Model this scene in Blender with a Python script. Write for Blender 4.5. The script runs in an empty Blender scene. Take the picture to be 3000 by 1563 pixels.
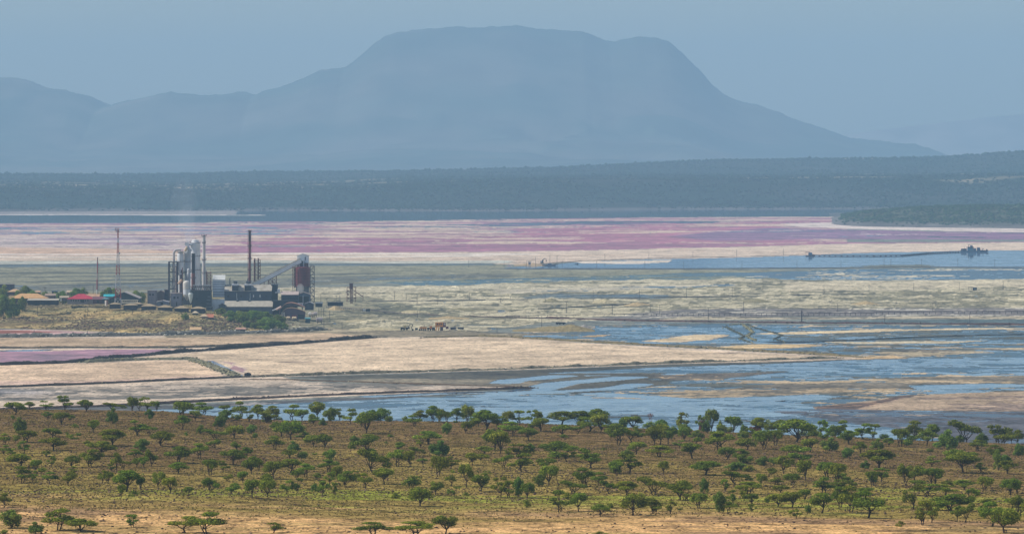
import bpy, math, random
import numpy as np
from mathutils import Vector

# ------------------------------------------------------------------ scene, camera, light
SC = bpy.context.scene
COL = SC.collection
F = 15000.0          # focal length in photo pixels (3000 px wide frame)
CH = 107.0           # camera height above the lake, metres
HY = 450.0           # horizon line in the photo

cam_d = bpy.data.cameras.new('camera')
cam_d.lens = 180.0
cam_d.sensor_width = 36.0
cam_d.shift_y = -(781.5 - HY) / 3000.0
cam_d.clip_start = 1.0
cam_d.clip_end = 90000.0
cam = bpy.data.objects.new('camera', cam_d)
cam.location = (0, 0, CH)
cam.rotation_euler = (math.radians(90), 0, 0)
COL.objects.link(cam)
SC.camera = cam

SUN_EL, SUN_AZ = math.radians(47), math.radians(-88)     # azimuth from +Y towards +X
wd = bpy.data.worlds.new('World')
SC.world = wd
wd.use_nodes = True
wn, wl = wd.node_tree.nodes, wd.node_tree.links
wn.clear()
sky = wn.new('ShaderNodeTexSky')
sky.sky_type = 'NISHITA'
sky.sun_disc = False
sky.sun_elevation = SUN_EL
sky.sun_rotation = SUN_AZ
sky.altitude = 600
sky.air_density = 0.9
sky.dust_density = 1.0
sky.ozone_density = 1.0
bgn = wn.new('ShaderNodeBackground')
bgn.inputs['Strength'].default_value = 0.10
wo = wn.new('ShaderNodeOutputWorld')
wl.new(sky.outputs[0], bgn.inputs[0])
wl.new(bgn.outputs[0], wo.inputs[0])

sd = bpy.data.lights.new('sun', 'SUN')
sd.energy = 4.6
sd.angle = math.radians(0.5)
sd.color = (1.0, 0.93, 0.82)
sun = bpy.data.objects.new('sun', sd)
dirv = Vector((math.sin(SUN_AZ) * math.cos(SUN_EL), math.cos(SUN_AZ) * math.cos(SUN_EL), math.sin(SUN_EL)))
sun.rotation_euler = dirv.to_track_quat('Z', 'Y').to_euler()
sun.location = (-900, 1500, 1500)
COL.objects.link(sun)

SC.view_settings.view_transform = 'Standard'
SC.view_settings.look = 'None'
SC.view_settings.gamma = 1.0
SC.view_settings.use_curve_mapping = False
SC.view_settings.exposure = 0.0
SC.cycles.use_denoising = True
SC.cycles.max_bounces = 6
SC.cycles.volume_bounces = 1
SC.cycles.transparent_max_bounces = 8

HAZE_DENSITY = 0.000064
HAZE_COLOR = (0.405, 0.665, 0.92, 1)
HAZE_ANISO = 0.0

random.seed(7)
RNG = np.random.default_rng(7)

# ------------------------------------------------------------------ helpers
def lin(c):
    o = []
    for v in c:
        v = v / 255.0
        o.append(v / 12.92 if v <= 0.04045 else ((v + 0.055) / 1.055) ** 2.4)
    return tuple(o)

def X(px, D):
    return (px - 1500.0) * D / F

def Z(py, D):
    return CH - (py - HY) * D / F

def DL(py, z=0.0):                 # distance at which height z shows at photo row py
    return F * (CH - z) / (py - HY)

_mats = {}
def newmat(name):
    m = bpy.data.materials.new(name)
    m.use_nodes = True
    return m, m.node_tree.nodes, m.node_tree.links

def paint(rgb, rough=0.8, var=0.12, scale=1.2, stripe=0.0, metal=0.0, dirt=None):
    """painted / weathered surface, colour varied by noise and streaks"""
    key = (tuple(rgb), rough, var, scale, stripe, metal, dirt)
    if key in _mats:
        return _mats[key]
    m, n, l = newmat('surface_%d_%d_%d' % tuple(int(v) for v in rgb))
    b = n['Principled BSDF']
    c = lin(rgb)
    geo = n.new('ShaderNodeNewGeometry')
    ns = n.new('ShaderNodeTexNoise'); ns.inputs['Scale'].default_value = scale
    ns.inputs['Detail'].default_value = 5
    mp = n.new('ShaderNodeMapping'); mp.inputs['Scale'].default_value = (1, 1, 0.35)
    l.new(geo.outputs['Position'], mp.inputs[0]); l.new(mp.outputs[0], ns.inputs[0])
    rr = n.new('ShaderNodeMapRange')
    rr.inputs[1].default_value = 0.3; rr.inputs[2].default_value = 0.7
    l.new(ns.outputs[0], rr.inputs[0])
    mx = n.new('ShaderNodeMix'); mx.data_type = 'RGBA'
    mx.inputs[6].default_value = (*[v * (1 - 1.6 * var) for v in c], 1)
    mx.inputs[7].default_value = (*[min(1, v * (1 + var)) for v in c], 1)
    if dirt:
        mx.inputs[6].default_value = (*lin(dirt), 1)
    l.new(rr.outputs[0], mx.inputs[0])
    out = mx.outputs[2]
    if stripe:
        w = n.new('ShaderNodeTexWave'); w.inputs['Scale'].default_value = stripe
        w.inputs['Distortion'].default_value = 0.4
        l.new(geo.outputs['Position'], w.inputs[0])
        m2 = n.new('ShaderNodeMix'); m2.data_type = 'RGBA'; m2.blend_type = 'MULTIPLY'
        m2.inputs[0].default_value = 0.25
        l.new(out, m2.inputs[6]); l.new(w.outputs[0], m2.inputs[7])
        out = m2.outputs[2]
    l.new(out, b.inputs['Base Color'])
    b.inputs['Roughness'].default_value = rough
    b.inputs['Metallic'].default_value = metal
    b.inputs['Specular IOR Level'].default_value = 0.3
    _mats[key] = m
    return m

def ground_mat(name, gloss=0.0, grough=0.05, n1=(0.02, 0.02), n2=(0.2, 0.2), amp=0.25, bump=0.0, speck=0.0, tint=(1, 1, 1), ripple=0.0):
    """ground whose own colour is the vertex attribute 'tone', with grain; gloss = wetness"""
    m, n, l = newmat(name)
    n.remove(n['Principled BSDF'])
    out = n['Material Output']
    at = n.new('ShaderNodeAttribute'); at.attribute_name = 'tone'
    geo = n.new('ShaderNodeNewGeometry')
    def noise(sc, det, seedoff):
        mp = n.new('ShaderNodeMapping'); mp.inputs['Scale'].default_value = (sc[0], sc[1], 1)
        mp.inputs['Location'].default_value = (seedoff, seedoff * 0.7, 0)
        l.new(geo.outputs['Position'], mp.inputs[0])
        t = n.new('ShaderNodeTexNoise'); t.inputs['Scale'].default_value = 1
        t.inputs['Detail'].default_value = det; t.inputs['Roughness'].default_value = 0.65
        l.new(mp.outputs[0], t.inputs[0])
        return t.outputs[0]
    a, b = noise(n1, 6, 3.1), noise(n2, 5, 9.7)
    ad = n.new('ShaderNodeMath'); ad.operation = 'ADD'
    l.new(a, ad.inputs[0]); l.new(b, ad.inputs[1])
    mr = n.new('ShaderNodeMapRange')
    mr.inputs[1].default_value = 0.75; mr.inputs[2].default_value = 1.25
    mr.inputs[3].default_value = 1 - amp; mr.inputs[4].default_value = 1 + amp
    mr.clamp = False
    l.new(ad.outputs[0], mr.inputs[0])
    v = n.new('ShaderNodeVectorMath'); v.operation = 'SCALE'
    l.new(at.outputs['Color'], v.inputs[0]); l.new(mr.outputs[0], v.inputs['Scale'])
    colr = v.outputs[0]
    if speck:
        c = noise((n2[0] * 2.3, n2[1] * 0.8), 4, 21.0)
        mr2 = n.new('ShaderNodeMapRange')
        mr2.inputs[1].default_value = 0.56; mr2.inputs[2].default_value = 0.66
        mr2.inputs[3].default_value = 1; mr2.inputs[4].default_value = 1 - speck
        l.new(c, mr2.inputs[0])
        v2 = n.new('ShaderNodeVectorMath'); v2.operation = 'SCALE'
        l.new(colr, v2.inputs[0]); l.new(mr2.outputs[0], v2.inputs['Scale'])
        colr = v2.outputs[0]
    df = n.new('ShaderNodeBsdfDiffuse'); df.inputs['Roughness'].default_value = 0.6
    l.new(colr, df.inputs['Color'])
    sh = df.outputs[0]
    bp = None
    if bump:
        bp = n.new('ShaderNodeBump'); bp.inputs['Strength'].default_value = bump
        bp.inputs['Distance'].default_value = 1.0
        l.new(b, bp.inputs['Height']); l.new(bp.outputs[0], df.inputs['Normal'])
    if gloss:
        gl = n.new('ShaderNodeBsdfGlossy'); gl.inputs['Roughness'].default_value = grough
        gl.inputs['Color'].default_value = (*tint, 1)
        if ripple:
            bq = n.new('ShaderNodeBump'); bq.inputs['Strength'].default_value = ripple
            bq.inputs['Distance'].default_value = 0.1
            l.new(noise((0.7, 0.5), 3, 5.0), bq.inputs['Height'])
            l.new(bq.outputs[0], gl.inputs['Normal'])
        mx = n.new('ShaderNodeMixShader')
        gm = n.new('ShaderNodeMapRange')
        gm.inputs[1].default_value = 0.8; gm.inputs[2].default_value = 1.2
        gm.inputs[3].default_value = min(1, gloss * 1.15); gm.inputs[4].default_value = gloss * 0.62
        l.new(ad.outputs[0], gm.inputs[0])
        l.new(gm.outputs[0], mx.inputs[0])
        l.new(df.outputs[0], mx.inputs[1]); l.new(gl.outputs[0], mx.inputs[2])
        sh = mx.outputs[0]
    l.new(sh, out.inputs['Surface'])
    return m

def tone_mat(name, rough=0.9, translucent=0.0, randomise=0.0, grain=0.0):
    m, n, l = newmat(name)
    n.remove(n['Principled BSDF'])
    out = n['Material Output']
    at = n.new('ShaderNodeAttribute'); at.attribute_name = 'tone'
    c = at.outputs['Color']
    if randomise:
        oi = n.new('ShaderNodeObjectInfo')
        mr = n.new('ShaderNodeMapRange'); mr.inputs[3].default_value = 1 - randomise; mr.inputs[4].default_value = 1 + randomise
        l.new(oi.outputs['Random'], mr.inputs[0])
        hs = n.new('ShaderNodeHueSaturation')
        mh = n.new('ShaderNodeMapRange'); mh.inputs[3].default_value = 0.462; mh.inputs[4].default_value = 0.508
        ml = n.new('ShaderNodeMath'); ml.operation = 'MULTIPLY'; ml.inputs[1].default_value = 7.31
        fr = n.new('ShaderNodeMath'); fr.operation = 'FRACT'
        l.new(oi.outputs['Random'], ml.inputs[0]); l.new(ml.outputs[0], fr.inputs[0]); l.new(fr.outputs[0], mh.inputs[0])
        l.new(mh.outputs[0], hs.inputs['Hue']); l.new(mr.outputs[0], hs.inputs['Value']); l.new(c, hs.inputs['Color'])
        c = hs.outputs[0]
    if grain:
        geo = n.new('ShaderNodeNewGeometry')
        ns = n.new('ShaderNodeTexNoise'); ns.inputs['Scale'].default_value = grain; ns.inputs['Detail'].default_value = 4
        l.new(geo.outputs['Position'], ns.inputs[0])
        mr = n.new('ShaderNodeMapRange'); mr.inputs[1].default_value = .3; mr.inputs[2].default_value = .7
        mr.inputs[3].default_value = 0.7; mr.inputs[4].default_value = 1.3
        l.new(ns.outputs[0], mr.inputs[0])
        v = n.new('ShaderNodeVectorMath'); v.operation = 'SCALE'
        l.new(c, v.inputs[0]); l.new(mr.outputs[0], v.inputs['Scale']); c = v.outputs[0]
    df = n.new('ShaderNodeBsdfDiffuse'); l.new(c, df.inputs['Color'])
    sh = df.outputs[0]
    if translucent:
        tr = n.new('ShaderNodeBsdfTranslucent'); l.new(c, tr.inputs['Color'])
        mx = n.new('ShaderNodeMixShader'); mx.inputs[0].default_value = translucent
        l.new(df.outputs[0], mx.inputs[1]); l.new(tr.outputs[0], mx.inputs[2]); sh = mx.outputs[0]
    l.new(sh, out.inputs['Surface'])
    return m

def mesh_np(name, V, Q, mat, tone=None, smooth=False):
    """mesh from numpy verts (N,3) and faces (M,k)"""
    me = bpy.data.meshes.new(name)
    V = np.ascontiguousarray(V, dtype=np.float32); Q = np.ascontiguousarray(Q, dtype=np.int32)
    k = Q.shape[1]
    me.vertices.add(len(V)); me.vertices.foreach_set('co', V.ravel())
    me.loops.add(Q.size); me.loops.foreach_set('vertex_index', Q.ravel())
    me.polygons.add(len(Q))
    me.polygons.foreach_set('loop_start', np.arange(len(Q), dtype=np.int32) * k)
    me.update(calc_edges=True)
    if smooth:
        me.polygons.foreach_set('use_smooth', np.ones(len(Q), dtype=bool))
    if tone is not None:
        ca = me.color_attributes.new('tone', 'FLOAT_COLOR', 'POINT')
        T = np.ones((len(V), 4), dtype=np.float32); T[:, :3] = tone
        ca.data.foreach_set('color', T.ravel())
    me.materials.append(mat)
    return me

def tagp(o, label=None, cat=None, group=None, kind=None):
    if label: o['label'] = label
    if cat: o['category'] = cat
    if group: o['group'] = group
    if kind: o['kind'] = kind
    return o

def link(name, me, parent=None, loc=(0, 0, 0)):
    o = bpy.data.objects.new(name, me)
    COL.objects.link(o)
    o.location = loc
    if parent: o.parent = parent
    return o

def structure(name, me, label=None):
    o = link(name, me)
    o['kind'] = 'structure'
    if label: o['label'] = label
    return o

def thing(name, label, cat, loc, group=None, kind=None):
    o = bpy.data.objects.new(name, None)
    o.empty_display_size = 1
    COL.objects.link(o); o.location = loc
    return tagp(o, label, cat, group, kind)

def root_loc(o):
    v = Vector((0, 0, 0))
    while o is not None:
        v += o.location; o = o.parent
    return v

class MB:
    """collects boxes, tubes and prisms in world coordinates and links them as one mesh"""
    def __init__(s):
        s.v = []; s.f = []
    def add(s, vs, fs):
        o = len(s.v); s.v += [tuple(p) for p in vs]; s.f += [tuple(i + o for i in f) for f in fs]; return s
    def box(s, x0, x1, y0, y1, z0, z1):
        return s.add([(x0, y0, z0), (x1, y0, z0), (x1, y1, z0), (x0, y1, z0), (x0, y0, z1), (x1, y0, z1), (x1, y1, z1), (x0, y1, z1)],
                     [(0, 3, 2, 1), (4, 5, 6, 7), (0, 1, 5, 4), (1, 2, 6, 5), (2, 3, 7, 6), (3, 0, 4, 7)])
    def pbox(s, D, px0, px1, pt, pb, dep, off=0.0):
        """box whose front face stands at distance D+off between photo columns px0..px1, rows pt..pb"""
        return s.box(X(px0, D), X(px1, D), D + off, D + off + dep, Z(pb, D), Z(pt, D))
    def tube(s, p0, p1, r0, r1=None, n=8, cap=True):
        r1 = r0 if r1 is None else r1
        p0, p1 = Vector(p0), Vector(p1); d = p1 - p0
        if d.length < 1e-6: return s
        q = d.to_track_quat('Z', 'Y')
        vs = []
        for p, r in ((p0, r0), (p1, r1)):
            for k in range(n):
                a = 2 * math.pi * k / n
                vs.append(p + q @ Vector((r * math.cos(a), r * math.sin(a), 0)))
        fs = [(k, (k + 1) % n, n + (k + 1) % n, n + k) for k in range(n)]
        if cap: fs += [tuple(range(n - 1, -1, -1)), tuple(range(n, 2 * n))]
        return s.add(vs, fs)
    def lathe(s, cx, cy, prof, n=20):
        vs, fs = [], []
        for r, z in prof:
            for k in range(n):
                a = 2 * math.pi * k / n
                vs.append((cx + r * math.cos(a), cy + r * math.sin(a), z))
        for i in range(len(prof) - 1):
            for k in range(n):
                fs.append((i * n + k, i * n + (k + 1) % n, (i + 1) * n + (k + 1) % n, (i + 1) * n + k))
        fs += [tuple(range(n - 1, -1, -1)), tuple((len(prof) - 1) * n + k for k in range(n))]
        return s.add(vs, fs)
    def prism(s, prof, y0, y1):
        """profile in (x,z) counter-clockwise, extruded along y"""
        n = len(prof)
        vs = [(x, y0, z) for x, z in prof] + [(x, y1, z) for x, z in prof]
        fs = [tuple(range(n)), tuple(range(2 * n - 1, n - 1, -1))] + [((k + 1) % n, k, n + k, n + (k + 1) % n) for k in range(n)]
        return s.add(vs, fs)
    def slab(s, pts, t):
        """quad pts (4 world points) thickened downwards by t"""
        return s.add(list(pts) + [(p[0], p[1], p[2] - t) for p in pts],
                     [(0, 1, 2, 3), (7, 6, 5, 4), (0, 4, 5, 1), (1, 5, 6, 2), (2, 6, 7, 3), (3, 7, 4, 0)])
    def build(s, name, mat, parent=None, label=None, kind=None, smooth=False):
        off = root_loc(parent) if parent else Vector((0, 0, 0))
        me = bpy.data.meshes.new(name)
        me.from_pydata([(p[0] - off.x, p[1] - off.y, p[2] - off.z) for p in s.v], [], s.f)
        me.materials.append(mat)
        me.update()
        if smooth:
            for p in me.polygons: p.use_smooth = len(p.vertices) <= 4
        o = link(name, me, parent)
        return tagp(o, label, None, None, kind)

# value noise in world metres
def _hash(ix, iy, seed):
    h = (ix.astype(np.int64) * 374761393 + iy.astype(np.int64) * 668265263 + seed * 1442695041) & 0xFFFFFFFF
    h = ((h ^ (h >> 13)) * 1274126177) & 0xFFFFFFFF
    h = (h ^ (h >> 16)) & 0xFFFFFF
    return h / float(0xFFFFFF)

def vnoise(x, y, seed=0):
    x = np.asarray(x, dtype=np.float64); y = np.asarray(y, dtype=np.float64)
    ix, iy = np.floor(x), np.floor(y)
    fx, fy = x - ix, y - iy
    ux, uy = fx * fx * (3 - 2 * fx), fy * fy * (3 - 2 * fy)
    a = _hash(ix, iy, seed); b = _hash(ix + 1, iy, seed); c = _hash(ix, iy + 1, seed); d = _hash(ix + 1, iy + 1, seed)
    return (a * (1 - ux) + b * ux) * (1 - uy) + (c * (1 - ux) + d * ux) * uy

def fbm(x, y, L, octv=4, seed=0, gain=0.55):
    """roughly -1..1"""
    s = 0; a = 1; t = 0
    for o in range(octv):
        k = 2.03 ** o / L
        s = s + a * (vnoise(x * k + 17.3 * o, y * k - 9.1 * o, seed + o * 13) * 2 - 1); t += a; a *= gain
    return s / t * 1.6

def sstep(a, b, x):
    t = np.clip((x - a) / (b - a), 0, 1)
    return t * t * (3 - 2 * t)

# ------------------------------------------------------------------ terrain heights
R_PX = [-900, 0, 230, 480, 560, 700, 850, 1150, 1400, 1700, 2050, 2200, 2450, 2600, 2900, 3000, 4000]
R_PY = [1190, 1196, 1198, 1200, 1208, 1222, 1229, 1231, 1233, 1242, 1256, 1262, 1272, 1282, 1293, 1297, 1310]
def H_fore(x, D):
    x = np.asarray(x, float); D = np.asarray(D, float)
    px = 1500 + F * x / np.maximum(D, 600)
    R = np.interp(px, R_PX, R_PY)
    zr = CH - (R - HY) * 0.1
    z0 = CH - 1130 * 880 / F
    t = (D - 880) / 620.0
    z = z0 + (zr - z0) * t
    z = z + fbm(x, D, 90, 3, 5) * 0.5 * sstep(700, 1000, D) + fbm(x, D, 14, 3, 8) * 0.12
    z = z - sstep(1490, 1530, D) * 1.5 - np.maximum(D - 1515, 0) * 0.26
    return np.maximum(z, -3.0)

PF_PX = [-1200, 0, 200, 350, 480, 560, 700, 800, 860, 960, 1050, 1100]
PF_PY = [955, 961, 966, 973, 977, 978, 970, 968, 962, 955, 950, 948]
PT_Z = [9, 9, 9, 9.2, 9, 8, 6.3, 4.8, 2.0, 1.0, 0.3, 0.0]
PW = [170, 170, 170, 160, 140, 95, 110, 80, 60, 60, 50, 50]
def H_pen(x, D):
    x = np.asarray(x, float); D = np.asarray(D, float)
    px = 1500 + F * x / D
    Df = F * CH / (np.interp(px, PF_PX, PF_PY) - HY)
    top = np.interp(px, PF_PX, PT_Z); w = np.interp(px, PF_PX, PW)
    t = (D - Df) / w
    up = np.clip(t, 0, 1) ** 0.8
    up = up * (1 - 0.25 * np.exp(-((t - 0.5) / 0.25) ** 2) * (px < 500))
    back = sstep(3720, 3600, D)
    rough = fbm(x, D, 45, 4, 31) * 1.3 * np.clip(top / 9, 0, 1) * sstep(0.02, 0.3, t) * sstep(1.3, 0.8, t)
    z = top * up * back + rough * back + fbm(x, D, 9, 2, 77) * 0.18 * sstep(0, .2, t) * back
    return np.where(t < 0, -1.2 + np.maximum(t, -1) * 0.0, z - 0.05 + 0.0 * t)

def hit(px, py, fn, d0, d1, step=1.5):
    """first point where the line of sight through (px,py) meets terrain fn"""
    D = np.arange(d0, d1, step)
    x = X(px, D); z = Z(py, D)
    g = fn(x, D)
    k = np.nonzero(g >= z)[0]
    if len(k) == 0: return None
    return float(D[k[0]])

def grid_surface(xs_fn, Ds, ncol, hfn):
    """structured grid; xs_fn(D)->(xmin,xmax)"""
    V = np.zeros((len(Ds), ncol, 3))
    for i, D in enumerate(Ds):
        a, b = xs_fn(D)
        x = np.linspace(a, b, ncol)
        V[i, :, 0] = x; V[i, :, 1] = D
    V[..., 2] = hfn(V[..., 0], V[..., 1])
    idx = np.arange(len(Ds) * ncol).reshape(len(Ds), ncol)
    Q = np.stack([idx[:-1, :-1], idx[:-1, 1:], idx[1:, 1:], idx[1:, :-1]], -1).reshape(-1, 4)
    return V.reshape(-1, 3), Q

def blobs(name, P, S, C, mat, squash=0.7, jitter=0.35, seed=1, sub=False):
    """many small faceted lumps (rocks, far bushes) as one mesh: P (N,3) centres at ground, S sizes, C colours"""
    rng = np.random.default_rng(seed)
    N = len(P)
    if sub:
        base = np.array([[math.cos(a) * r, math.sin(a) * r, z] for z, r, o in ((0.15, 1, 0), (0.62, .85, .6)) for a in [o + 2 * math.pi * k / 6 for k in range(6)]] + [[0, 0, 1.0], [0, 0, -0.2]])
        T = [(12, 6 + (k), 6 + (k + 1) % 6) for k in range(6)] + [(k, (k + 1) % 6, 6 + k) for k in range(6)] + [((k + 1) % 6, 6 + (k + 1) % 6, 6 + k) for k in range(6)]
    else:
        base = np.array([[1, 0, .3], [0, 1, .3], [-1, 0, .3], [0, -1, .3], [0, 0, 1.0], [0.3, .1, -0.3]])
        T = [(0, 1, 4), (1, 2, 4), (2, 3, 4), (3, 0, 4), (1, 0, 5), (2, 1, 5), (3, 2, 5), (0, 3, 5)]
    T = np.array(T)
    nb = len(base)
    a = rng.uniform(0, 6.283, N); ca, sa = np.cos(a), np.sin(a)
    B = base[None] * (1 + rng.uniform(-jitter, jitter, (N, nb, 3)))
    Vx = (B[..., 0] * ca[:, None] - B[..., 1] * sa[:, None]) * S[:, None]
    Vy = (B[..., 0] * sa[:, None] + B[..., 1] * ca[:, None]) * S[:, None]
    Vz = B[..., 2] * S[:, None] * squash
    V = np.stack([Vx, Vy, Vz], -1) + P[:, None, :]
    Q = (T[None] + (np.arange(N) * nb)[:, None, None]).reshape(-1, 3)
    tone = np.repeat(C[:, None, :], nb, 1) * rng.uniform(0.85, 1.15, (N, nb, 1))
    return mesh_np(name, V.reshape(-1, 3), Q, mat, tone.reshape(-1, 3))
# ------------------------------------------------------------------ air
hb = MB().box(-16000, 16000, -3000, 33500, -4.5, 830)
hm, hn, hl = newmat('air')
hn.remove(hn['Principled BSDF'])
pv = hn.new('ShaderNodeVolumePrincipled')
pv.inputs['Color'].default_value = HAZE_COLOR
pv.inputs['Density'].default_value = HAZE_DENSITY
pv.inputs['Anisotropy'].default_value = HAZE_ANISO
hl.new(pv.outputs[0], hn['Material Output'].inputs['Volume'])
haze = hb.build('haze', hm, kind='stuff')

# ------------------------------------------------------------------ base ground reaching the horizon
gm_base = ground_mat('dry_plain', n1=(0.004, 0.004), n2=(0.05, 0.05), amp=0.3)
V = np.array([(-15000, -2500, -3.5), (15000, -2500, -3.5), (15000, 33300, -3.5), (-15000, 33300, -3.5)], float)
structure('ground', mesh_np('ground', V, np.array([[0, 1, 2, 3]]), gm_base, np.array([lin((150, 138, 120))] * 4)),
          'flat dry valley floor under and around the lake')

# ------------------------------------------------------------------ mountains
K = 3000 / 2576.0
SIL = [(-500, 230), (-300, 190), (-120, 215), (0, 197), (30, 198), (70, 205), (115, 222), (160, 228), (215, 240), (240, 252), (265, 268), (300, 260),
       (330, 252), (380, 240), (430, 230), (500, 235), (560, 236), (600, 232), (645, 237), (670, 225), (720, 215), (760, 200), (800, 182),
       (870, 172), (890, 158), (910, 140), (940, 112), (970, 90), (1000, 78), (1050, 73), (1110, 70), (1220, 72), (1300, 65), (1380, 72), (1465, 75),
       (1500, 92), (1530, 101), (1550, 102), (1600, 93), (1650, 94), (1680, 105), (1700, 120), (1725, 145), (1750, 170), (1790, 215), (1820, 238), (1850, 253),
       (1920, 270), (2000, 300), (2080, 325), (2130, 345), (2200, 352), (2300, 362), (2340, 375), (2370, 390), (2450, 405), (3300, 420)]
sx = np.array([p[0] for p in SIL]) * K; sy = np.array([p[1] for p in SIL]) * K
DM = 26500.0
zs_at = lambda x: CH - (np.interp(1500 + F * x / DM, sx, sy) - HY) * DM / F
mx = np.linspace(X(-600, DM), X(3700, DM), 900)
ty = np.concatenate([np.linspace(0, 1, 90), np.linspace(1.03, 2, 20)])
XX, TT = np.meshgrid(mx, ty)
zs = zs_at(XX) + fbm(XX, XX * 0, 260, 2, 3) * 6 + fbm(XX, 20500 + TT * 6000, 55, 3, 9) * 7 * sstep(.9, 1, TT)
YY = 20500 + np.where(TT < 1, TT * 6000, 6000 + (TT - 1) * 4000)
warp = fbm(XX, YY, 900, 3, 41) * 260
gul = np.abs(fbm(XX + warp * 2.2, YY * 0.7, 800, 4, 12))
prof = np.clip(TT, 0, 1)
cliff = 0.42 * prof ** 1.1 + 0.58 * sstep(0.60, 0.98, prof + fbm(XX, YY, 1500, 2, 88) * 0.06)
low = 8
ZM = low + (zs - low) * np.where(TT <= 1, cliff, 1 - 0.2 * (TT - 1)) - gul * 60 * np.clip(zs / 700, .1, 1) * np.sin(np.clip(TT, 0, 1) * math.pi) 
ZM = np.maximum(ZM, 4) - (TT <= 0) * 9
ZM = np.where(np.abs(TT - 1) < 1e-6, zs, ZM)
ZM = np.minimum(ZM, zs)
n0, n1_ = XX.shape
idx = np.arange(n0 * n1_).reshape(n0, n1_)
Q = np.stack([idx[:-1, :-1], idx[:-1, 1:], idx[1:, 1:], idx[1:, :-1]], -1).reshape(-1, 4)
f1 = fbm(XX, YY, 700, 5, 51)[..., None]
rock, veg = np.array(lin((106, 102, 92))), np.array(lin((74, 86, 76)))
tone = veg + (rock - veg) * np.clip(0.35 + 0.8 * f1 + 1.2 * (gul[..., None] - .3), 0, 1)
mm = tone_mat('mountain_slope', grain=0.004)
structure('mountain', mesh_np('mountain', np.stack([XX, YY, ZM], -1).reshape(-1, 3), Q, mm, tone.reshape(-1, 3), smooth=True),
          'flat topped escarpment mountain fading into blue haze behind the lake')

DM2 = 33000.0
mx = np.linspace(X(1500, DM2), X(4300, DM2), 260)
ty = np.linspace(0, 1.6, 40)
XX, TT = np.meshgrid(mx, ty)
z2 = CH - (np.interp(1500 + F * XX / DM2, np.array([1500, 2000, 2130, 2200, 2350, 2576, 3000, 3700]) * K, np.array([390, 352, 335, 325, 310, 285, 262, 250]) * K) - HY) * DM2 / F
z2 = z2 + fbm(XX, XX * 0, 900, 4, 6) * 10
YY = 31500 + TT * 1000
ZM = 10 + (z2 - 10) * np.where(TT < 1, TT ** 1.3, 1 - (TT - 1) * .5) - np.abs(fbm(XX, YY, 900, 3, 4)) * 60 * np.sin(np.clip(TT, 0, 1) * math.pi)
idx = np.arange(XX.size).reshape(XX.shape)
Q = np.stack([idx[:-1, :-1], idx[:-1, 1:], idx[1:, 1:], idx[1:, :-1]], -1).reshape(-1, 4)
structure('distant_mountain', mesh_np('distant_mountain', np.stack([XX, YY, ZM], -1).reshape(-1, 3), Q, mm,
          np.tile(np.array(lin((150, 142, 138))), (XX.size, 1)), smooth=True), 'faint farther mountain slope at the right behind the main mountain')  # pale tone: part of the haze fading is put into the slope's colour

# ------------------------------------------------------------------ bush covered far shore terraces
RX = [-900, 0, 300, 600, 1000, 1250, 1500, 1700, 1900, 2100, 2300, 2500, 2700, 2850, 3000, 3700]
RY = [510, 511, 511, 509, 505, 500, 495, 488, 478, 470, 468, 466, 464, 456, 445, 440]
TX = [-900, 0, 500, 1000, 1200, 1500, 1800, 2300, 2700, 3000, 3700]
TY = [556, 554, 552, 548, 538, 530, 525, 525, 521, 518, 518]
BX = [-900, 0, 450, 700, 1000, 1500, 2000, 2500, 3000, 3700]
BY = [622, 620, 619, 617, 617, 618, 613, 612, 612, 612]
def H_far(x, D):
    px = 1500 + F * x / D
    Db = F * CH / (np.interp(px, BX, BY) - HY)
    D1 = Db + 750 + fbm(x, D * 0, 500, 3, 61) * 130
    z1 = CH - (np.interp(px, TX, TY) - HY) * D1 / F
    z2 = CH - (np.interp(px, RX, RY) - HY) * 14300 / F
    a = np.clip((D - Db) / (D1 - Db), 0, 1)
    low = z1 * (0.12 * sstep(0, .12, a) + 0.88 * sstep(0.08, 1.0, a) ** 1.0)
    low = low * (1 - 0.0)
    b = sstep(12600 + fbm(x, D * 0, 900, 3, 14) * 300, 14300, D)
    z = low + (z2 - z1) * b * (D > Db)
    z = z + (fbm(x, D, 260, 4, 71) * 3.2 + fbm(x, D, 60, 3, 72) * 1.0) * sstep(0.02, .4, a)
    gull = np.abs(fbm(x, D * 0.35, 130, 3, 90))
    z = z - gull * 11 * np.sin(np.clip(a, 0, 1) * math.pi)
    z = z - 0.0085 * np.maximum(D - 14400, 0)
    return np.where(D < Db, -1.5, np.maximum(z, -1.0))
Dv = np.concatenate([np.linspace(9300, 10900, 150), np.linspace(10930, 15000, 130), np.linspace(15200, 21500, 12)])
V, Q = grid_surface(lambda D: (X(-500, D), X(3500, D)), Dv, 620, H_far)
n = fbm(V[:, 0], V[:, 1], 340, 5, 22)
gr = fbm(V[:, 0] * 0.5, V[:, 1], 260, 4, 28)
pxv = 1500 + F * V[:, 0] / V[:, 1]
pyv = HY + F * (CH - V[:, 2]) / V[:, 1]
cg, cs, cp = np.array(lin((32, 48, 40))), np.array(lin((50, 56, 52))), np.array(lin((200, 180, 150)))
m1 = np.clip(0.35 + 0.9 * n, 0, 1)[:, None]
tone = cg * (1 - m1) + cs * m1
shore = sstep(5.5, 1.0, V[:, 2])[:, None]
tone = tone * (1 - shore * .8) + np.array(lin((104, 96, 96))) * shore * .8
flat = ((V[:, 1] > 10300) & (V[:, 1] < 12600)) | (V[:, 1] > 14250)
m2 = (np.clip((gr - 0.25) * 4, 0, 1) * flat * .4 * (1 - sstep(1300, 1500, pxv) * sstep(2250, 2080, pxv)))[:, None]
tone = tone * (1 - m2) + cp * m2
left = (np.clip((1000 - pxv) / 900, 0, 1) * np.clip((gr + 0.15) * 3, 0, 1) * .45)[:, None]
tone = tone * (1 - left * flat[:, None]) + cp * 0.8 * left * flat[:, None]
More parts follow.
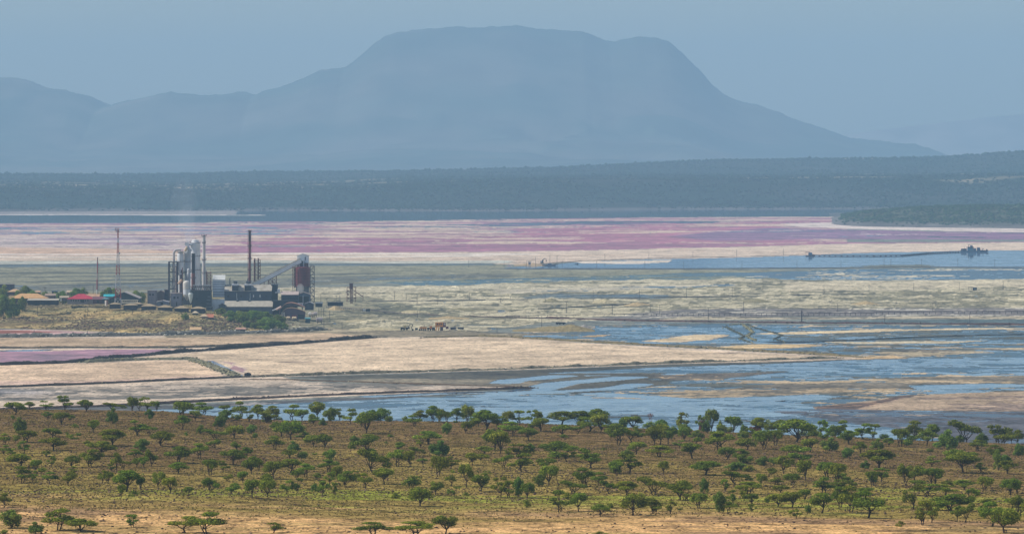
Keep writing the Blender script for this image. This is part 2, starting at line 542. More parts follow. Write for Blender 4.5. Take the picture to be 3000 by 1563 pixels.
gfar = tone_mat('bushland_soil', grain=0.02)
structure('bushland_terraces', mesh_np('bushland_terraces', V, Q, gfar, tone, smooth=True),
          'stepped bush covered hills along the far shore')
# bushes: one mass
def scatter_far(N, d0, d1, pxa, pxb, dens, hf, smin, smax, seed, cols, power=1.0):
    rng = np.random.default_rng(seed)
    D = d0 + (d1 - d0) * rng.random(N) ** power
    px = rng.uniform(pxa, pxb, N)
    x = X(px, D)
    keep = dens(x, D, px) > rng.random(N)
    x, D = x[keep], D[keep]
    z = hf(x, D)
    ok = z > 0.8
    x, D, z = x[ok], D[ok], z[ok]
    S = rng.uniform(smin, smax, len(x)) * (1 + 0.5 * (rng.random(len(x)) < .06))
    c = np.array([lin(k) for k in cols])[rng.integers(0, len(cols), len(x))]
    return np.stack([x, D, z], -1), S, c
bush_m = tone_mat('bush_leaves')
dens = lambda x, D, px: np.clip(0.62 + 0.9 * fbm(x, D, 200, 3, 99), 0.06, 1) * (1 - 0.25 * np.clip((fbm(x * .5, D, 260, 4, 28) - 0.2) * 5, 0, 1) * (((D > 10300) & (D < 12600)) | (D > 14250)))
gre = [(30, 50, 38), (26, 42, 34), (36, 58, 42), (22, 38, 32), (42, 60, 46)]
P1, S1, C1 = scatter_far(34000, 9500, 10700, -450, 3450, dens, H_far, 1.8, 3.8, 1, gre)
P2, S2, C2 = scatter_far(26000, 10500, 14600, -450, 3450, dens, H_far, 2.2, 4.4, 2, gre)
P3, S3, C3 = scatter_far(3500, 14150, 14500, -450, 3450, lambda x, D, px: np.ones_like(x) * .8, H_far, 3.0, 6.0, 3, gre)
P = np.concatenate([P1, P2, P3]); S = np.concatenate([S1, S2, S3]); C = np.concatenate([C1, C2, C3])
fb = link('bushland', blobs('bushland', P, S, C, bush_m, 0.95, 0.3, 4))
tagp(fb, 'countless small bushes covering the hills beyond the lake', 'bushland', None, 'stuff')

# ------------------------------------------------------------------ bushy headland at the right
HX = [2425, 2440, 2470, 2500, 2560, 2700, 3000, 3700]
HF = [655.5, 657, 660, 662, 664, 666, 669, 674]         # shoreline rows
HT = [654, 648, 636, 630, 620, 610, 605, 600]         # skyline rows
def H_head(x, D):
    px = 1500 + F * x / D
    Df = F * CH / (np.interp(px, HX, HF) - HY)
    Dr = Df + 330
    zr = CH - (np.interp(px, HX, HT) - HY) * Dr / F
    a = np.clip((D - Df) / 330, 0, 1)
    z = zr * (a ** 0.75) * sstep(Df + 1150, Df + 520, D)
    z = z + fbm(x, D, 60, 4, 17) * 1.6 * sstep(0, .3, a) - np.abs(fbm(x, D * .3, 40, 3, 19)) * 4 * np.sin(a * math.pi)
    z = z * sstep(2429, 2475, px)
    return np.where((D < Df) | (px < 2428), -1.5, z)
Dv = np.concatenate([np.linspace(7100, 8200, 160), np.linspace(8230, 9200, 20)])
V, Q = grid_surface(lambda D: (X(2415, D), X(3500, D)), Dv, 300, H_head)
n = fbm(V[:, 0], V[:, 1], 50, 4, 23)[:, None]
tone = np.array(lin((72, 76, 62))) * (1 + .35 * n)
lowm = sstep(9, 3, V[:, 2])[:, None]
tone = tone * (1 - lowm) + np.array(lin((104, 100, 98))) * (1 + .4 * n) * lowm
structure('headland', mesh_np('headland', V, Q, gfar, tone, smooth=True), 'low bush covered headland jutting into the lake at the right')
P, S, C = scatter_far(15000, 7250, 8250, 2430, 3490, lambda x, D, px: np.clip(sstep(2.0, 9.0, H_head(x, D)) * (0.75 + .6 * fbm(x, D, 60, 3, 55)) + 0.02, 0, 1), H_head, 1.2, 2.7, 8, [(38, 58, 38), (46, 70, 42), (32, 50, 34), (56, 76, 48)])
hbsh = link('headland_bushes', blobs('headland_bushes', P, S, C, bush_m, 0.95, 0.3, 5, sub=True))
tagp(hbsh, 'dense dark green bushes covering the headland at the right', 'bushes', None, 'stuff')

# ------------------------------------------------------------------ the lake bed: zones of crust, mud, brine and water
NP, NCOL = 610, 900
PY = np.concatenate([np.linspace(612, 700, 120), np.linspace(700.9, 1320, NP - 120)])
PXc = np.linspace(-420, 3420, NCOL)
gx, gy = np.meshgrid(PXc, PY)
GD = F * CH / (gy - HY); GX = (gx - 1500) * GD / F
CL = ['salt', 'mud', 'pink', 'water', 'teal']
NC = len(CL)
SH = gx.shape
bias = np.zeros(SH + (NC,), np.float32)
cols = np.zeros(SH + (NC, 3), np.float32)
base_c = dict(salt=(212, 194, 168), mud=(128, 130, 120), pink=(175, 120, 150), water=(70, 90, 110), teal=(70, 88, 92))
for i, c in enumerate(CL):
    cols[..., i, :] = lin(base_c[c])
bias[..., 1] = 1.0
relief = np.zeros(SH, np.float32)

def segdist(ax, ay, bx, by, x, y):
    dx, dy = bx - ax, by - ay
    t = np.clip(((x - ax) * dx + (y - ay) * dy) / (dx * dx + dy * dy + 1e-9), 0, 1)
    return np.hypot(x - ax - t * dx, y - ay - t * dy)

wob = fbm(GX, GD, 120, 5, 201)
def region(pts, fe=2.0, xs=0.08, w=None, **cl):
    """apply a zone (outline in photo pixels on the flat lake plane). fe feather rows; w = half width for a line"""
    xs_ = np.array([p[0] for p in pts], float); ys_ = np.array([p[1] for p in pts], float)
    pad = fe * 4 + (w or 0)
    r0 = np.searchsorted(PY, ys_.min() - pad); r1 = np.searchsorted(PY, ys_.max() + pad)
    c0 = np.searchsorted(PXc, xs_.min() - pad / xs); c1 = np.searchsorted(PXc, xs_.max() + pad / xs)
    if r1 <= r0 or c1 <= c0: return
    x = gx[r0:r1, c0:c1] * xs; y = gy[r0:r1, c0:c1] + wob[r0:r1, c0:c1] * fe * 0.9
    d = np.full(x.shape, 1e9)
    n = len(pts)
    for i in range(n if w is None else n - 1):
        j = (i + 1) % n
        d = np.minimum(d, segdist(xs_[i] * xs, ys_[i], xs_[j] * xs, ys_[j], x, y))
    if w is None:
        ins = np.zeros(x.shape, bool)
        for i in range(n):
            j = (i + 1) % n
            x1, y1, x2, y2 = xs_[i] * xs, ys_[i], xs_[j] * xs, ys_[j]
            if y1 == y2: continue
            c = (y1 > y) != (y2 > y)
            ins ^= c & (x < (x2 - x1) * (y - y1) / (y2 - y1) + x1)
        sd_ = np.where(ins, d, -d)
    else:
        sd_ = w - d
    m = sstep(-fe * .5, fe * .5, sd_).astype(np.float32)
    rel = cl.pop('relief', None)
    if rel is not None:
        relief[r0:r1, c0:c1] = relief[r0:r1, c0:c1] * (1 - m) + rel * m
    B = bias[r0:r1, c0:c1]; Cc = cols[r0:r1, c0:c1]
    for i, c in enumerate(CL):
        v = cl.get(c)
        bv = v[0] if v else -1.0
        B[..., i] = B[..., i] * (1 - m) + bv * m
        if v and len(v) > 1:
            Cc[..., i, :] = Cc[..., i, :] * (1 - m[..., None]) + np.array(lin(v[1]), np.float32) * m[..., None]

E = 3700; W_ = -700
# far open water and its left mud shore
region([(W_, 605), (E, 605), (E, 634), (2480, 634), (2000, 636), (1500, 641), (1000, 648), (700, 648), (500, 652), (W_, 657)], 1.2, water=(2, (60, 84, 104)))
region([(W_, 605), (560, 610), (700, 617), (690, 628), (W_, 629)], 1.5, mud=(1.2, (150, 138, 132)), salt=(.4, (200, 180, 168)))
region([(W_, 628), (300, 629), (720, 630)], 1.0, .02, w=1.2, salt=(2, (236, 222, 210)))
# pink and blue streaked flat
region([(W_, 656), (500, 652), (700, 648), (1000, 648), (1500, 641), (2000, 636), (2480, 634), (2480, 740), (E, 700), (E, 735), (1500, 745), (W_, 740)], 1.2,
       salt=(.40, (222, 194, 172)), pink=(0.42, (180, 125, 138)), water=(.05, (118, 122, 146)))
region([(W_, 664), (800, 662), (900, 684), (W_, 690)], 4, salt=(.40, (218, 190, 170)), water=(.25, (112, 124, 150)), pink=(0.33, (170, 127, 146)))
region([(W_, 700), (300, 690), (620, 700), (620, 730), (W_, 736)], 6, salt=(.55, (214, 192, 182)), pink=(0.23, (174, 135, 152)), mud=(.2, (180, 160, 155)))
region([(1280, 658.5), (1700, 649), (2100, 648), (2100, 655), (1700, 658), (1500, 662)], 2, pink=(0.38, (154, 95, 122)), water=(.55, (90, 95, 125)), teal=(.2, (90, 95, 115)))
region([(1500, 672), (1700, 662), (2440, 642), (2440, 655), (2290, 662), (2250, 700), (2500, 710), (2000, 714), (1500, 705)], 4,
       pink=(0.64, (188, 113, 132)), salt=(.38, (222, 192, 170)), water=(.08, (124, 112, 140)))
region([(1950, 690), (2250, 668), (2600, 676), (E, 682), (E, 701), (2900, 702), (2500, 700), (2100, 706)], 3, pink=(0.70, (152, 105, 134)), water=(.3, (112, 112, 148)), salt=(.2, (228, 206, 198)))
region([(700, 698), (1200, 690), (1700, 690), (1700, 708), (1100, 712), (700, 716)], 4, pink=(0.53, (182, 113, 132)), salt=(.38, (216, 186, 166)))
region([(590, 727), (700, 722), (1000, 719), (1500, 716), (2100, 712), (2500, 709), (E, 704), (E, 710), (2600, 714), (2100, 724), (1500, 735), (1000, 738), (640, 741)], 2, pink=(0.80, (176, 109, 128)), salt=(.30, (220, 190, 172)), water=(.3, (136, 116, 148)))
# salt and peach margin
region([(W_, 735), (600, 742), (1000, 740), (1500, 738), (2000, 728), (2500, 714), (3000, 709), (E, 706), (E, 736), (2900, 736), (2500, 744), (2080, 757), (1700, 766), (1560, 775), (1300, 772), (700, 771), (W_, 775)], 2,
       salt=(1.0, (226, 202, 178)), mud=(.62, (204, 176, 150)))
region([(W_, 722), (300, 726), (700, 745), (600, 749), (W_, 748)], 3, salt=(1, (222, 186, 158)), mud=(.5, (205, 168, 140)))
region([(W_, 745), (900, 743), (1500, 744)], 1.5, .02, w=1.6, salt=(2, (244, 230, 216)))
region([(W_, 752), (900, 752), (1400, 749)], 1.2, .02, w=1.0, salt=(2, (240, 228, 214)))
region([(W_, 762), (1500, 764), (1500, 772), (700, 772), (W_, 774)], 2.5, salt=(.9, (205, 202, 186)), mud=(.6, (190, 188, 170)))
region([(2440, 652), (2290, 655), (2350, 665), (2600, 672), (3000, 680), (E, 684), (E, 667), (2700, 660)], 1.5, salt=(2, (234, 214, 200)))
# grey green mud belt
region([(W_, 774), (700, 770.5), (1300, 770.5), (1480, 774), (1480, 788), (1700, 790), (2300, 790), (2200, 800), (1700, 812), (1300, 822), (900, 836), (600, 850), (W_, 880)], 1.5,
       mud=(1.0, (146, 141, 114)), salt=(.12, (194, 186, 158)), teal=(.0, (92, 98, 92)))
region([(W_, 774), (700, 771), (1450, 771), (1450, 777), (600, 781), (W_, 785)], 1.5, mud=(1, (104, 110, 108)), teal=(.4, (80, 92, 98)))
region([(W_, 840), (500, 826), (1100, 806), (1500, 800), (1500, 812), (1100, 822), (900, 834), (560, 846), (W_, 868)], 4, mud=(.7, (116, 114, 100)), teal=(.3, (80, 88, 90)), salt=(.1, (176, 170, 150)))
for (a, b, c, d, w) in ((0, 800, 700, 797, .8), (100, 824, 520, 816, .8), (200, 834, 560, 824, .9), (700, 806, 1100, 800, .7), (-200, 812, 400, 808, .6)):
    region([(a, b), ((a + c) / 2, (b + d) / 2 + .8), (c, d)], .8, .02, w=w * 1.5, mud=(2, (78, 80, 76)))
# dredged channel
region([(1455, 786.5), (1500, 783), (1560, 778), (1640, 772), (1720, 766), (1900, 759), (2080, 756), (2250, 751), (2380, 747), (2500, 741), (2700, 737), (2830, 734), (E, 731), (E, 783), (2900, 782), (2700, 779), (2500, 781), (2300, 784), (2000, 787), (1700, 787.3)], .7, .05, water=(3, (80, 105, 130)))
region([(1690, 766), (1800, 764), (1970, 761), (1960, 768), (1860, 773), (1700, 771)], 1, salt=(2, (230, 214, 194)))
region([(2560, 776), (2700, 774), (2760, 779), (2480, 781)], 1, mud=(2, (110, 112, 100)))
# teal wet belt
region([(1100, 826), (1500, 816), (1700, 808), (2200, 796), (2600, 785), (E, 786), (E, 818), (2900, 818), (2500, 829), (2100, 826), (1600, 833), (1200, 836)], 3,
       teal=(.55, (62, 90, 98)), mud=(.45, (124, 130, 114)), salt=(.2, (202, 194, 166)))
region([(2150, 800), (2600, 787), (E, 788), (E, 812), (2300, 824)], 4, teal=(.55, (66, 92, 110)), water=(.15, (70, 100, 125)), salt=(.3, (206, 196, 172)))
# quarried crust
region([(480, 856), (900, 840), (1300, 834), (1700, 824), (2200, 817), (2600, 824), (E, 818), (E, 915), (2600, 908), (2200, 905), (1900, 930), (1600, 945), (1480, 962), (1380, 975), (1000, 970), (850, 968), (560, 930)], 3,
       salt=(.46, (202, 190, 158)), mud=(.42, (138, 130, 102)), teal=(-.25, (76, 88, 88)), relief=1.0)
region([(900, 846), (1300, 838), (1750, 826), (2250, 820), (2250, 826), (1700, 842), (1300, 854), (900, 860)], 2.5, salt=(.75, (204, 192, 162)), mud=(.42, (146, 138, 110)))
region([(2300, 826), (2700, 819), (E, 815), (E, 838), (2800, 845), (2300, 856)], 2.5, salt=(.8, (206, 192, 162)), mud=(.40, (156, 146, 120)))
region([(1600, 860), (1960, 863), (1960, 873), (1500, 876)], 2, teal=(.6, (58, 80, 96)), mud=(.5, (110, 116, 112)), relief=.2)
region([(1450, 846), (1800, 840), (2150, 832), (2150, 838), (1800, 850), (1450, 862)], 2, teal=(.3, (76, 96, 108)), salt=(.6, (206, 194, 168)), relief=.2)
region([(700, 880), (1100, 878), (1300, 900), (1300, 930), (700, 935)], 6, mud=(.55, (112, 108, 86)), salt=(.32, (178, 170, 138)), teal=(.0, (70, 84, 88)), relief=1.2)
region([(2000, 905), (E, 900), (E, 922), (2300, 925), (1700, 935)], 3, mud=(.7, (122, 114, 108)), salt=(.34, (206, 198, 180)), relief=.4)
region([(2000, 925), (2350, 928), (2700, 925), (E, 922), (E, 934), (2300, 934), (1900, 936)], 2, salt=(.6, (196, 182, 154)), mud=(.5, (124, 114, 96)), relief=.3)
region([(2330, 938), (2700, 936), (E, 930), (E, 950), (2500, 948)], 2, mud=(1, (88, 102, 102)), teal=(.6, (60, 80, 88)), relief=0)
# shallows at the right
region([(1440, 988), (1540, 972), (1640, 962), (1760, 952), (2100, 947), (2400, 950), (E, 953), (E, 1400), (400, 1400), (250, 1196), (700, 1180), (1100, 1166), (1500, 1150), (1600, 1138), (1450, 1115), (1000, 1108), (900, 1100), (1500, 1086), (2000, 1066), (2480, 1051), (2560, 1046), (2300, 1034), (2000, 1018), (1700, 1000)], 2,
       water=(.26, (58, 92, 120)), teal=(.34, (52, 84, 102)), mud=(.32, (104, 104, 94)), salt=(.12, (200, 178, 146)), relief=0)
region([(1750, 960), (2100, 952), (2300, 955), (2300, 1000), (1900, 1000), (1600, 985)], 4, water=(.4, (50, 98, 128)), teal=(.5, (50, 84, 104)), mud=(.05, (110, 108, 100)), salt=(-.1,))
region([(2300, 955), (E, 955), (E, 1000), (2300, 1000)], 5, teal=(.5, (54, 74, 84)), mud=(.4, (96, 98, 90)), water=(.2, (64, 94, 118)), salt=(.0, (206, 184, 150)))
region([(2900, 962), (2600, 966), (2300, 976)], 1.5, .02, w=1.6, salt=(1, (222, 200, 160)))
region([(1690, 986), (1730, 981), (1790, 979), (1760, 985)], 1.5, salt=(2, (206, 170, 120)))
region([(1950, 998), (2080, 980), (2010, 994)], 1.5, .03, w=1.8, salt=(1, (222, 198, 160)))
region([(2110, 1014), (2200, 1008), (2360, 1007), (2420, 1011), (2300, 1019), (2150, 1020)], 1.5, salt=(2, (222, 192, 144)))
region([(2420, 1000), (2900, 996), (2800, 1003), (2500, 1006)], 2, salt=(1.2, (204, 190, 160)))
region([(2560, 1032), (2700, 1022), (2900, 1030), (2700, 1040)], 3, salt=(.8, (188, 172, 142)), mud=(.8, (122, 112, 98)))
region([(2450, 1048), (2620, 1040), (2660, 1050), (2500, 1056)], 2, salt=(1, (222, 190, 144)), mud=(.5, (140, 120, 96)))
region([(2800, 1018), (E, 1012), (E, 1018), (2900, 1024)], 2, mud=(.8, (130, 122, 112)), salt=(.6, (204, 184, 150)))
region([(1650, 1084), (2100, 1064), (2600, 1050), (E, 1040), (E, 1088), (2700, 1090), (2200, 1104), (1700, 1112), (1500, 1100)], 4, water=(.75, (62, 94, 124)), teal=(.5, (48, 80, 100)), mud=(.2, (92, 98, 94)))
region([(950, 1112), (1500, 1092), (1950, 1090), (1950, 1125), (1700, 1155), (1560, 1132), (1100, 1116)], 3, mud=(.9, (96, 92, 80)), teal=(.3, (66, 74, 74)), water=(.05, (80, 100, 120)))
region([(1100, 1108), (1450, 1112), (1700, 1124), (1650, 1135), (1300, 1126), (1000, 1116)], 3, mud=(.9, (142, 130, 108)), salt=(.3, (186, 168, 140)))
region([(1900, 1098), (2050, 1094), (2300, 1090), (2100, 1108), (1950, 1112)], 3, mud=(.8, (112, 102, 90)), salt=(.55, (204, 174, 134)))
region([(1880, 1150), (2100, 1140), (2300, 1118), (2700, 1102), (3100, 1096), (E, 1098), (E, 1122), (2900, 1130), (2600, 1144), (2300, 1158), (2000, 1168)], 3, mud=(.85, (126, 116, 100)), salt=(.55, (190, 168, 136)), water=(-.05,), teal=(.2, (80, 90, 92)))
region([(2650, 1126), (2900, 1120), (3100, 1124), (2900, 1134), (2700, 1140)], 3, water=(1, (64, 104, 136)), teal=(.5, (60, 90, 104)))
region([(2950, 1090), (E, 1086), (E, 1100), (3000, 1098)], 2, water=(1, (80, 106, 136)))
region([(300, 1200), (600, 1190), (1000, 1172), (1500, 1160), (2000, 1172), (2400, 1158), (2480, 1160), (2320, 1182), (2200, 1190), (2350, 1220), (2600, 1240), (2700, 1290), (2600, 1400), (400, 1400), (250, 1230)], 3,
       water=(.88, (62, 92, 120)), teal=(.58, (52, 80, 98)), mud=(.26, (88, 90, 88)))
region([(2430, 1186), (2560, 1172), (2800, 1152), (3100, 1140), (E, 1136), (E, 1198), (2900, 1202), (2500, 1200)], 4, salt=(.9, (186, 162, 136)), mud=(.72, (150, 128, 112)), teal=(-.6,))
region([(2380, 1190), (2560, 1176), (2640, 1160), (2700, 1156), (2580, 1180), (2500, 1200), (2400, 1202)], 3, mud=(1, (104, 84, 74)), salt=(.3, (170, 140, 118)))
region([(2230, 1204), (2440, 1196), (2700, 1203), (E, 1200), (E, 1330), (2900, 1330), (2760, 1270), (2500, 1240), (2350, 1218)], 4, mud=(1.0, (92, 92, 98)), teal=(.5, (66, 76, 92)), salt=(.3, (170, 156, 142)), water=(.1, (76, 96, 118)))
# braided runnels
for pts, w in (([(1478, 1121), (1500, 1113), (1560, 1109), (1640, 1100)], 2.2), ([(1440, 1158), (1560, 1141), (1600, 1132), (1640, 1122), (1760, 1112), (1840, 1104)], 2.6),
               ([(1560, 1150), (1700, 1142), (1800, 1136), (1850, 1128), (1870, 1124)], 2.0), ([(1750, 1152), (1860, 1160), (1980, 1168), (1920, 1174), (1700, 1178)], 2.5),
               ([(1500, 1186), (1700, 1176), (1900, 1170)], 2.0), ([(1100, 1160), (1300, 1150), (1500, 1146)], 2.2), ([(2740, 1090), (2860, 1098), (2900, 1092)], 1.2)):
    region(pts, 1.2, .05, w=w, water=(2.2, (90, 122, 150)))
# the great pale pan and the ponds on the left
GREY = (212, 200, 190)
region([(W_, 960), (200, 966), (480, 980), (960, 968), (1000, 975), (1380, 980), (1500, 986), (1700, 1002), (2000, 1018), (2300, 1034), (2540, 1047), (2480, 1053), (2000, 1064), (1500, 1082), (1000, 1096), (830, 1103), (900, 1120), (1560, 1135), (1000, 1160), (450, 1185), (300, 1200), (W_, 1300)], 1.5,
       salt=(1, (214, 192, 168)), mud=(.10, (150, 138, 122)), relief=0)
region([(480, 978), (960, 962), (1400, 972), (1560, 978), (1500, 988), (1300, 985), (1050, 990), (850, 992), (480, 990)], 2, mud=(1, (140, 126, 100)), salt=(.62, (196, 180, 148)), relief=.3)
region([(W_, 964), (0, 965), (160, 967), (355, 979), (250, 982), (W_, 983)], 1.2, salt=(1.2, (222, 182, 176)), pink=(0.38, (194, 125, 122)))
region([(W_, 966), (60, 967), (180, 972), (0, 976), (W_, 976)], 1.0, pink=(1.50, (170, 105, 90)))
region([(W_, 990), (500, 988), (960, 975), (1080, 985), (900, 998), (700, 1010), (500, 1018), (W_, 1018)], 1.5, salt=(1, (206, 178, 146)), mud=(.5, (196, 162, 124)))
region([(W_, 1026), (0, 1026), (160, 1022), (140, 1026), (10, 1031), (W_, 1032)], 1.0, water=(2, (90, 110, 140)))
region([(W_, 1034), (150, 1028), (250, 1024), (505, 1023), (520, 1032), (400, 1042), (300, 1052), (240, 1060), (150, 1063), (W_, 1070)], 1.2, pink=(2.00, (180, 133, 146)), salt=(.75, (226, 194, 188)))
region([(480, 1024), (516, 1024), (526, 1032), (505, 1034), (500, 1027)], .8, salt=(3, (226, 186, 170)))
region([(W_, 1072), (240, 1064), (450, 1056), (560, 1057), (600, 1072), (660, 1102), (300, 1118), (W_, 1138)], 1.2, salt=(1.1, (226, 196, 164)), mud=(.26, (204, 168, 144)))
region([(W_, 1115), (200, 1112), (450, 1106), (620, 1098), (640, 1102), (300, 1118), (W_, 1138)], 5, salt=(1, (222, 190, 168)), mud=(.3, (200, 165, 145)))
region([(300, 1057), (600, 1030), (900, 1006), (1100, 990), (1500, 990), (2000, 1024), (2480, 1047), (2000, 1062), (1500, 1080), (1000, 1094), (740, 1100), (640, 1075), (560, 1054)], 1.5, salt=(1.1, (226, 200, 168)), mud=(.34, (182, 156, 132)))
region([(690, 1062), (600, 1055), (640, 1058), (720, 1078), (715, 1092), (670, 1080)], 2, pink=(1.00, (180, 135, 130)), salt=(.5, (210, 186, 176)))
region([(606, 1057), (625, 1057), (670, 1078), (712, 1101), (697, 1103), (655, 1082)], .8, .3, water=(3, (90, 112, 150)))
region([(W_, 1146), (300, 1130), (600, 1116), (900, 1116), (1450, 1133), (1000, 1146), (500, 1166), (W_, 1192)], 3, salt=(.52, (198, 180, 160)), mud=(.52, (124, 116, 104)))
region([(W_, 1142), (100, 1140), (150, 1160), (W_, 1200)], 20, salt=(.35, (176, 168, 164)), mud=(.6, (118, 114, 112)))
region([(W_, 1230), (0, 1196), (300, 1190), (560, 1186), (1000, 1165), (1500, 1146), (1560, 1136), (1560, 1142), (1100, 1168), (600, 1193), (400, 1202), (0, 1290), (W_, 1320)], 2, mud=(1, (96, 94, 92)), salt=(.4, (170, 165, 160)), teal=(.2, (80, 86, 90)))
region([(830, 1104), (1500, 1083), (2000, 1066), (2480, 1052), (2400, 1058), (1900, 1076), (1500, 1096), (1000, 1110)], 2, mud=(1, (88, 84, 72)), teal=(.3, (66, 76, 80)))

# noises at scales that suit the patches' real size there
s1 = sstep(3200, 4800, GD); s2 = sstep(5000, 6600, GD)
cls = np.zeros(SH + (NC,), np.float32)
for i in range(NC):
    na = fbm(GX * .8, GD * 1.1, 42, 6, 301 + 40 * i, 0.72)
    nb = fbm(GX * .8, GD * 1.0, 80, 6, 310 + 40 * i, 0.7)
    nc_ = fbm(GX, GD * 1.5, 170, 6, 320 + 40 * i, 0.72)
    fine = fbm(GX * .7, GD * .8, 9, 3, 350 + 40 * i, .8) * .45 * (1 - s2) + fbm(GX, GD * 2.2, 60, 4, 353 + 40 * i, .75) * .45 * s2
    cls[..., i] = bias[..., i] + 0.66 * (fine + na * (1 - s1) + (nb * (1 - s2) + nc_ * s2) * s1)
win = np.argmax(cls, -1)
tone_all = np.zeros(SH + (3,), np.float32)
for i in range(NC):
    tone_all[win == i] = cols[..., i, :][win == i]
# within a patch the crust itself varies: edge dirt and thin tide lines
edge = np.sort(cls, -1); edge = (edge[..., -1] - edge[..., -2])
tone_all *= (1 - 0.16 * np.exp(-edge / 0.05))[..., None]
tone_all *= (1 + 0.10 * fbm(GX, GD, 30, 4, 777) - .16 * sstep(.1, .6, fbm(GX, GD * .7, 90, 5, 791)) + (0.05 + .14 * np.clip(relief, 0, 1)) * fbm(GX * .6, GD, 14, 4, 781))[..., None]

def H_lake(x, D):
    return 0 * x
zrel = relief * (fbm(GX, GD, 38, 4, 401) * 1.5 + np.abs(fbm(GX, GD, 16, 3, 407)) * 1.3 - .4)
zrel = np.where(relief > 0.02, np.clip(zrel, -0.25, 3.0), 0)
GZ = zrel * np.clip(relief, 0, 1)
VV = np.stack([GX, GD, GZ], -1)
idx = np.arange(gx.size).reshape(SH)
QQ = np.stack([idx[1:, :-1], idx[1:, 1:], idx[:-1, 1:], idx[:-1, :-1]], -1)
wq = win[:-1, :-1]
LM = dict(
    salt=ground_mat('salt_crust', gloss=0.02, grough=0.5, n1=(0.05, 0.03), n2=(0.34, 0.14), amp=0.5, bump=0.5, speck=0.6),
    mud=ground_mat('lake_mud', gloss=0.07, grough=0.4, n1=(0.05, 0.03), n2=(0.3, 0.12), amp=0.8, bump=0.5, speck=0.35),
    pink=ground_mat('pink_brine', gloss=0.20, grough=0.12, n1=(0.02, 0.008), n2=(0.1, 0.04), amp=0.45),
    water=ground_mat('water', gloss=0.82, grough=0.035, n1=(0.04, 0.025), n2=(0.16, 0.08), amp=0.6, ripple=0.05),
    teal=ground_mat('wet_mud', gloss=0.36, grough=0.16, n1=(0.04, 0.025), n2=(0.25, 0.1), amp=0.9, bump=0.1))
LN = dict(salt=('salt_flat', 'pale salt and soda crust covering the lake bed and pans'),
          mud=('mud_flat', 'grey green mud and dirty soda crust of the lake bed'),
          pink=('pink_brine', 'pink and purple brine streaks on the lake'),
          water=('lake_water', 'still blue water of the lake, channel and shallows'),
          teal=('wet_mud', 'dark blue green wet mud between water and crust'))
for i, c in enumerate(CL):
    q = QQ[wq == i]
    if not len(q): continue
    used, inv = np.unique(q, return_inverse=True)
    me = mesh_np(LN[c][0], VV.reshape(-1, 3)[used], inv.reshape(-1, 4), LM[c], tone_all.reshape(-1, 3)[used], smooth=True)
    structure(LN[c][0], me, LN[c][1])
# ------------------------------------------------------------------ foreground slope
Dv = np.concatenate([np.linspace(60, 640, 12), np.linspace(680, 860, 30), np.linspace(862, 1530, 440), np.linspace(1532, 1640, 30)])
V, Q = grid_surface(lambda D: (X(-700, max(D, 700)), X(3700, max(D, 700))), Dv, 620, H_fore)
px = 1500 + F * V[:, 0] / np.maximum(V[:, 1], 600)
py = HY + F * (CH - V[:, 2]) / V[:, 1]
soil, soil2 = np.array(lin((128, 104, 68))), np.array(lin((98, 76, 54)))
straw, grn, sand, ochre = np.array(lin((152, 132, 72))), np.array(lin((140, 144, 58))), np.array(lin((220, 176, 120))), np.array(lin((172, 138, 90)))
a1 = fbm(V[:, 0], V[:, 1], 40, 5, 501); a2 = fbm(V[:, 0], V[:, 1], 12, 4, 511); a3 = fbm(V[:, 0] * .5, V[:, 1], 22, 4, 521)
def mixc(c, d, m): m = np.clip(m, 0, 1)[:, None]; return c * (1 - m) + d * m
t = mixc(np.tile(soil, (len(V), 1)), soil2, 0.5 + a2)
row = (py - np.interp(px, R_PX, R_PY)) / (1563 - np.interp(px, R_PX, R_PY))      # 0 at the crest, 1 at the frame's foot
t = mixc(t, straw, sstep(0.15, 0.70, row + a1 * .3) * .9 + (a2 > .15) * .3)
t = mixc(t, grn, sstep(0.58, 0.76, row + a3 * .16) * sstep(.92, .80, row) * sstep(-.1, .4, a3 + a2 * .4) * .9)
sb = np.interp(px, [-700, 0, 700, 1300, 1500, 2100, 2700, 3700], [.79, .80, .83, .90, .86, .86, .93, .95])
sm = sstep(-.05, .05, row - sb + a3 * .09)
t = mixc(t, ochre, sstep(-.14, .0, row - sb + a3 * .12) * .8)
t = mixc(t, sand, sm * (0.88 + .25 * a2))
t = mixc(t, np.array(lin((140, 112, 84))), sm * sstep(.15, .45, a3) * .8)
t = mixc(t, np.array(lin((118, 112, 62))), sm * sstep(.2, .5, fbm(V[:, 0] * .35, V[:, 1], 16, 3, 540)) * .4)
gfore = ground_mat('savanna_soil', n1=(0.25, 0.18), n2=(1.6, 0.7), amp=1.0, bump=0.5, speck=0.35)
slope = structure('savanna_slope', mesh_np('savanna_slope', V, Q, gfore, t, smooth=True), 'brown stony slope with sparse acacias and a sandy strip in front')

# tufts and stones on the slope
rng = np.random.default_rng(11)
N = 90000
D = 840 + 690 * rng.random(N) ** 0.9; pxx = rng.uniform(-500, 3500, N); x = X(pxx, D)
z = H_fore(x, D)
pyy = HY + F * (CH - z) / D
row = (pyy - np.interp(pxx, R_PX, R_PY)) / (1563 - np.interp(pxx, R_PX, R_PY))
keep = rng.random(N) < np.clip(0.75 + 0.7 * fbm(x, D, 18, 3, 560), .08, 1) * sstep(.9, .80, row + .05 * fbm(x, D, 22, 3, 521)) + 0.02
x, D, z, row = x[keep], D[keep], z[keep], row[keep]
N = len(x)
kt = 4
ang = rng.uniform(0, 6.283, (N, kt)); s = rng.uniform(.10, .30, N); h = rng.uniform(.10, .30, N)
tip = np.stack([x[:, None] + np.cos(ang) * s[:, None] * .7, D[:, None] + np.sin(ang) * s[:, None] * .7, z[:, None] + h[:, None] * rng.uniform(.6, 1.2, (N, kt))], -1)
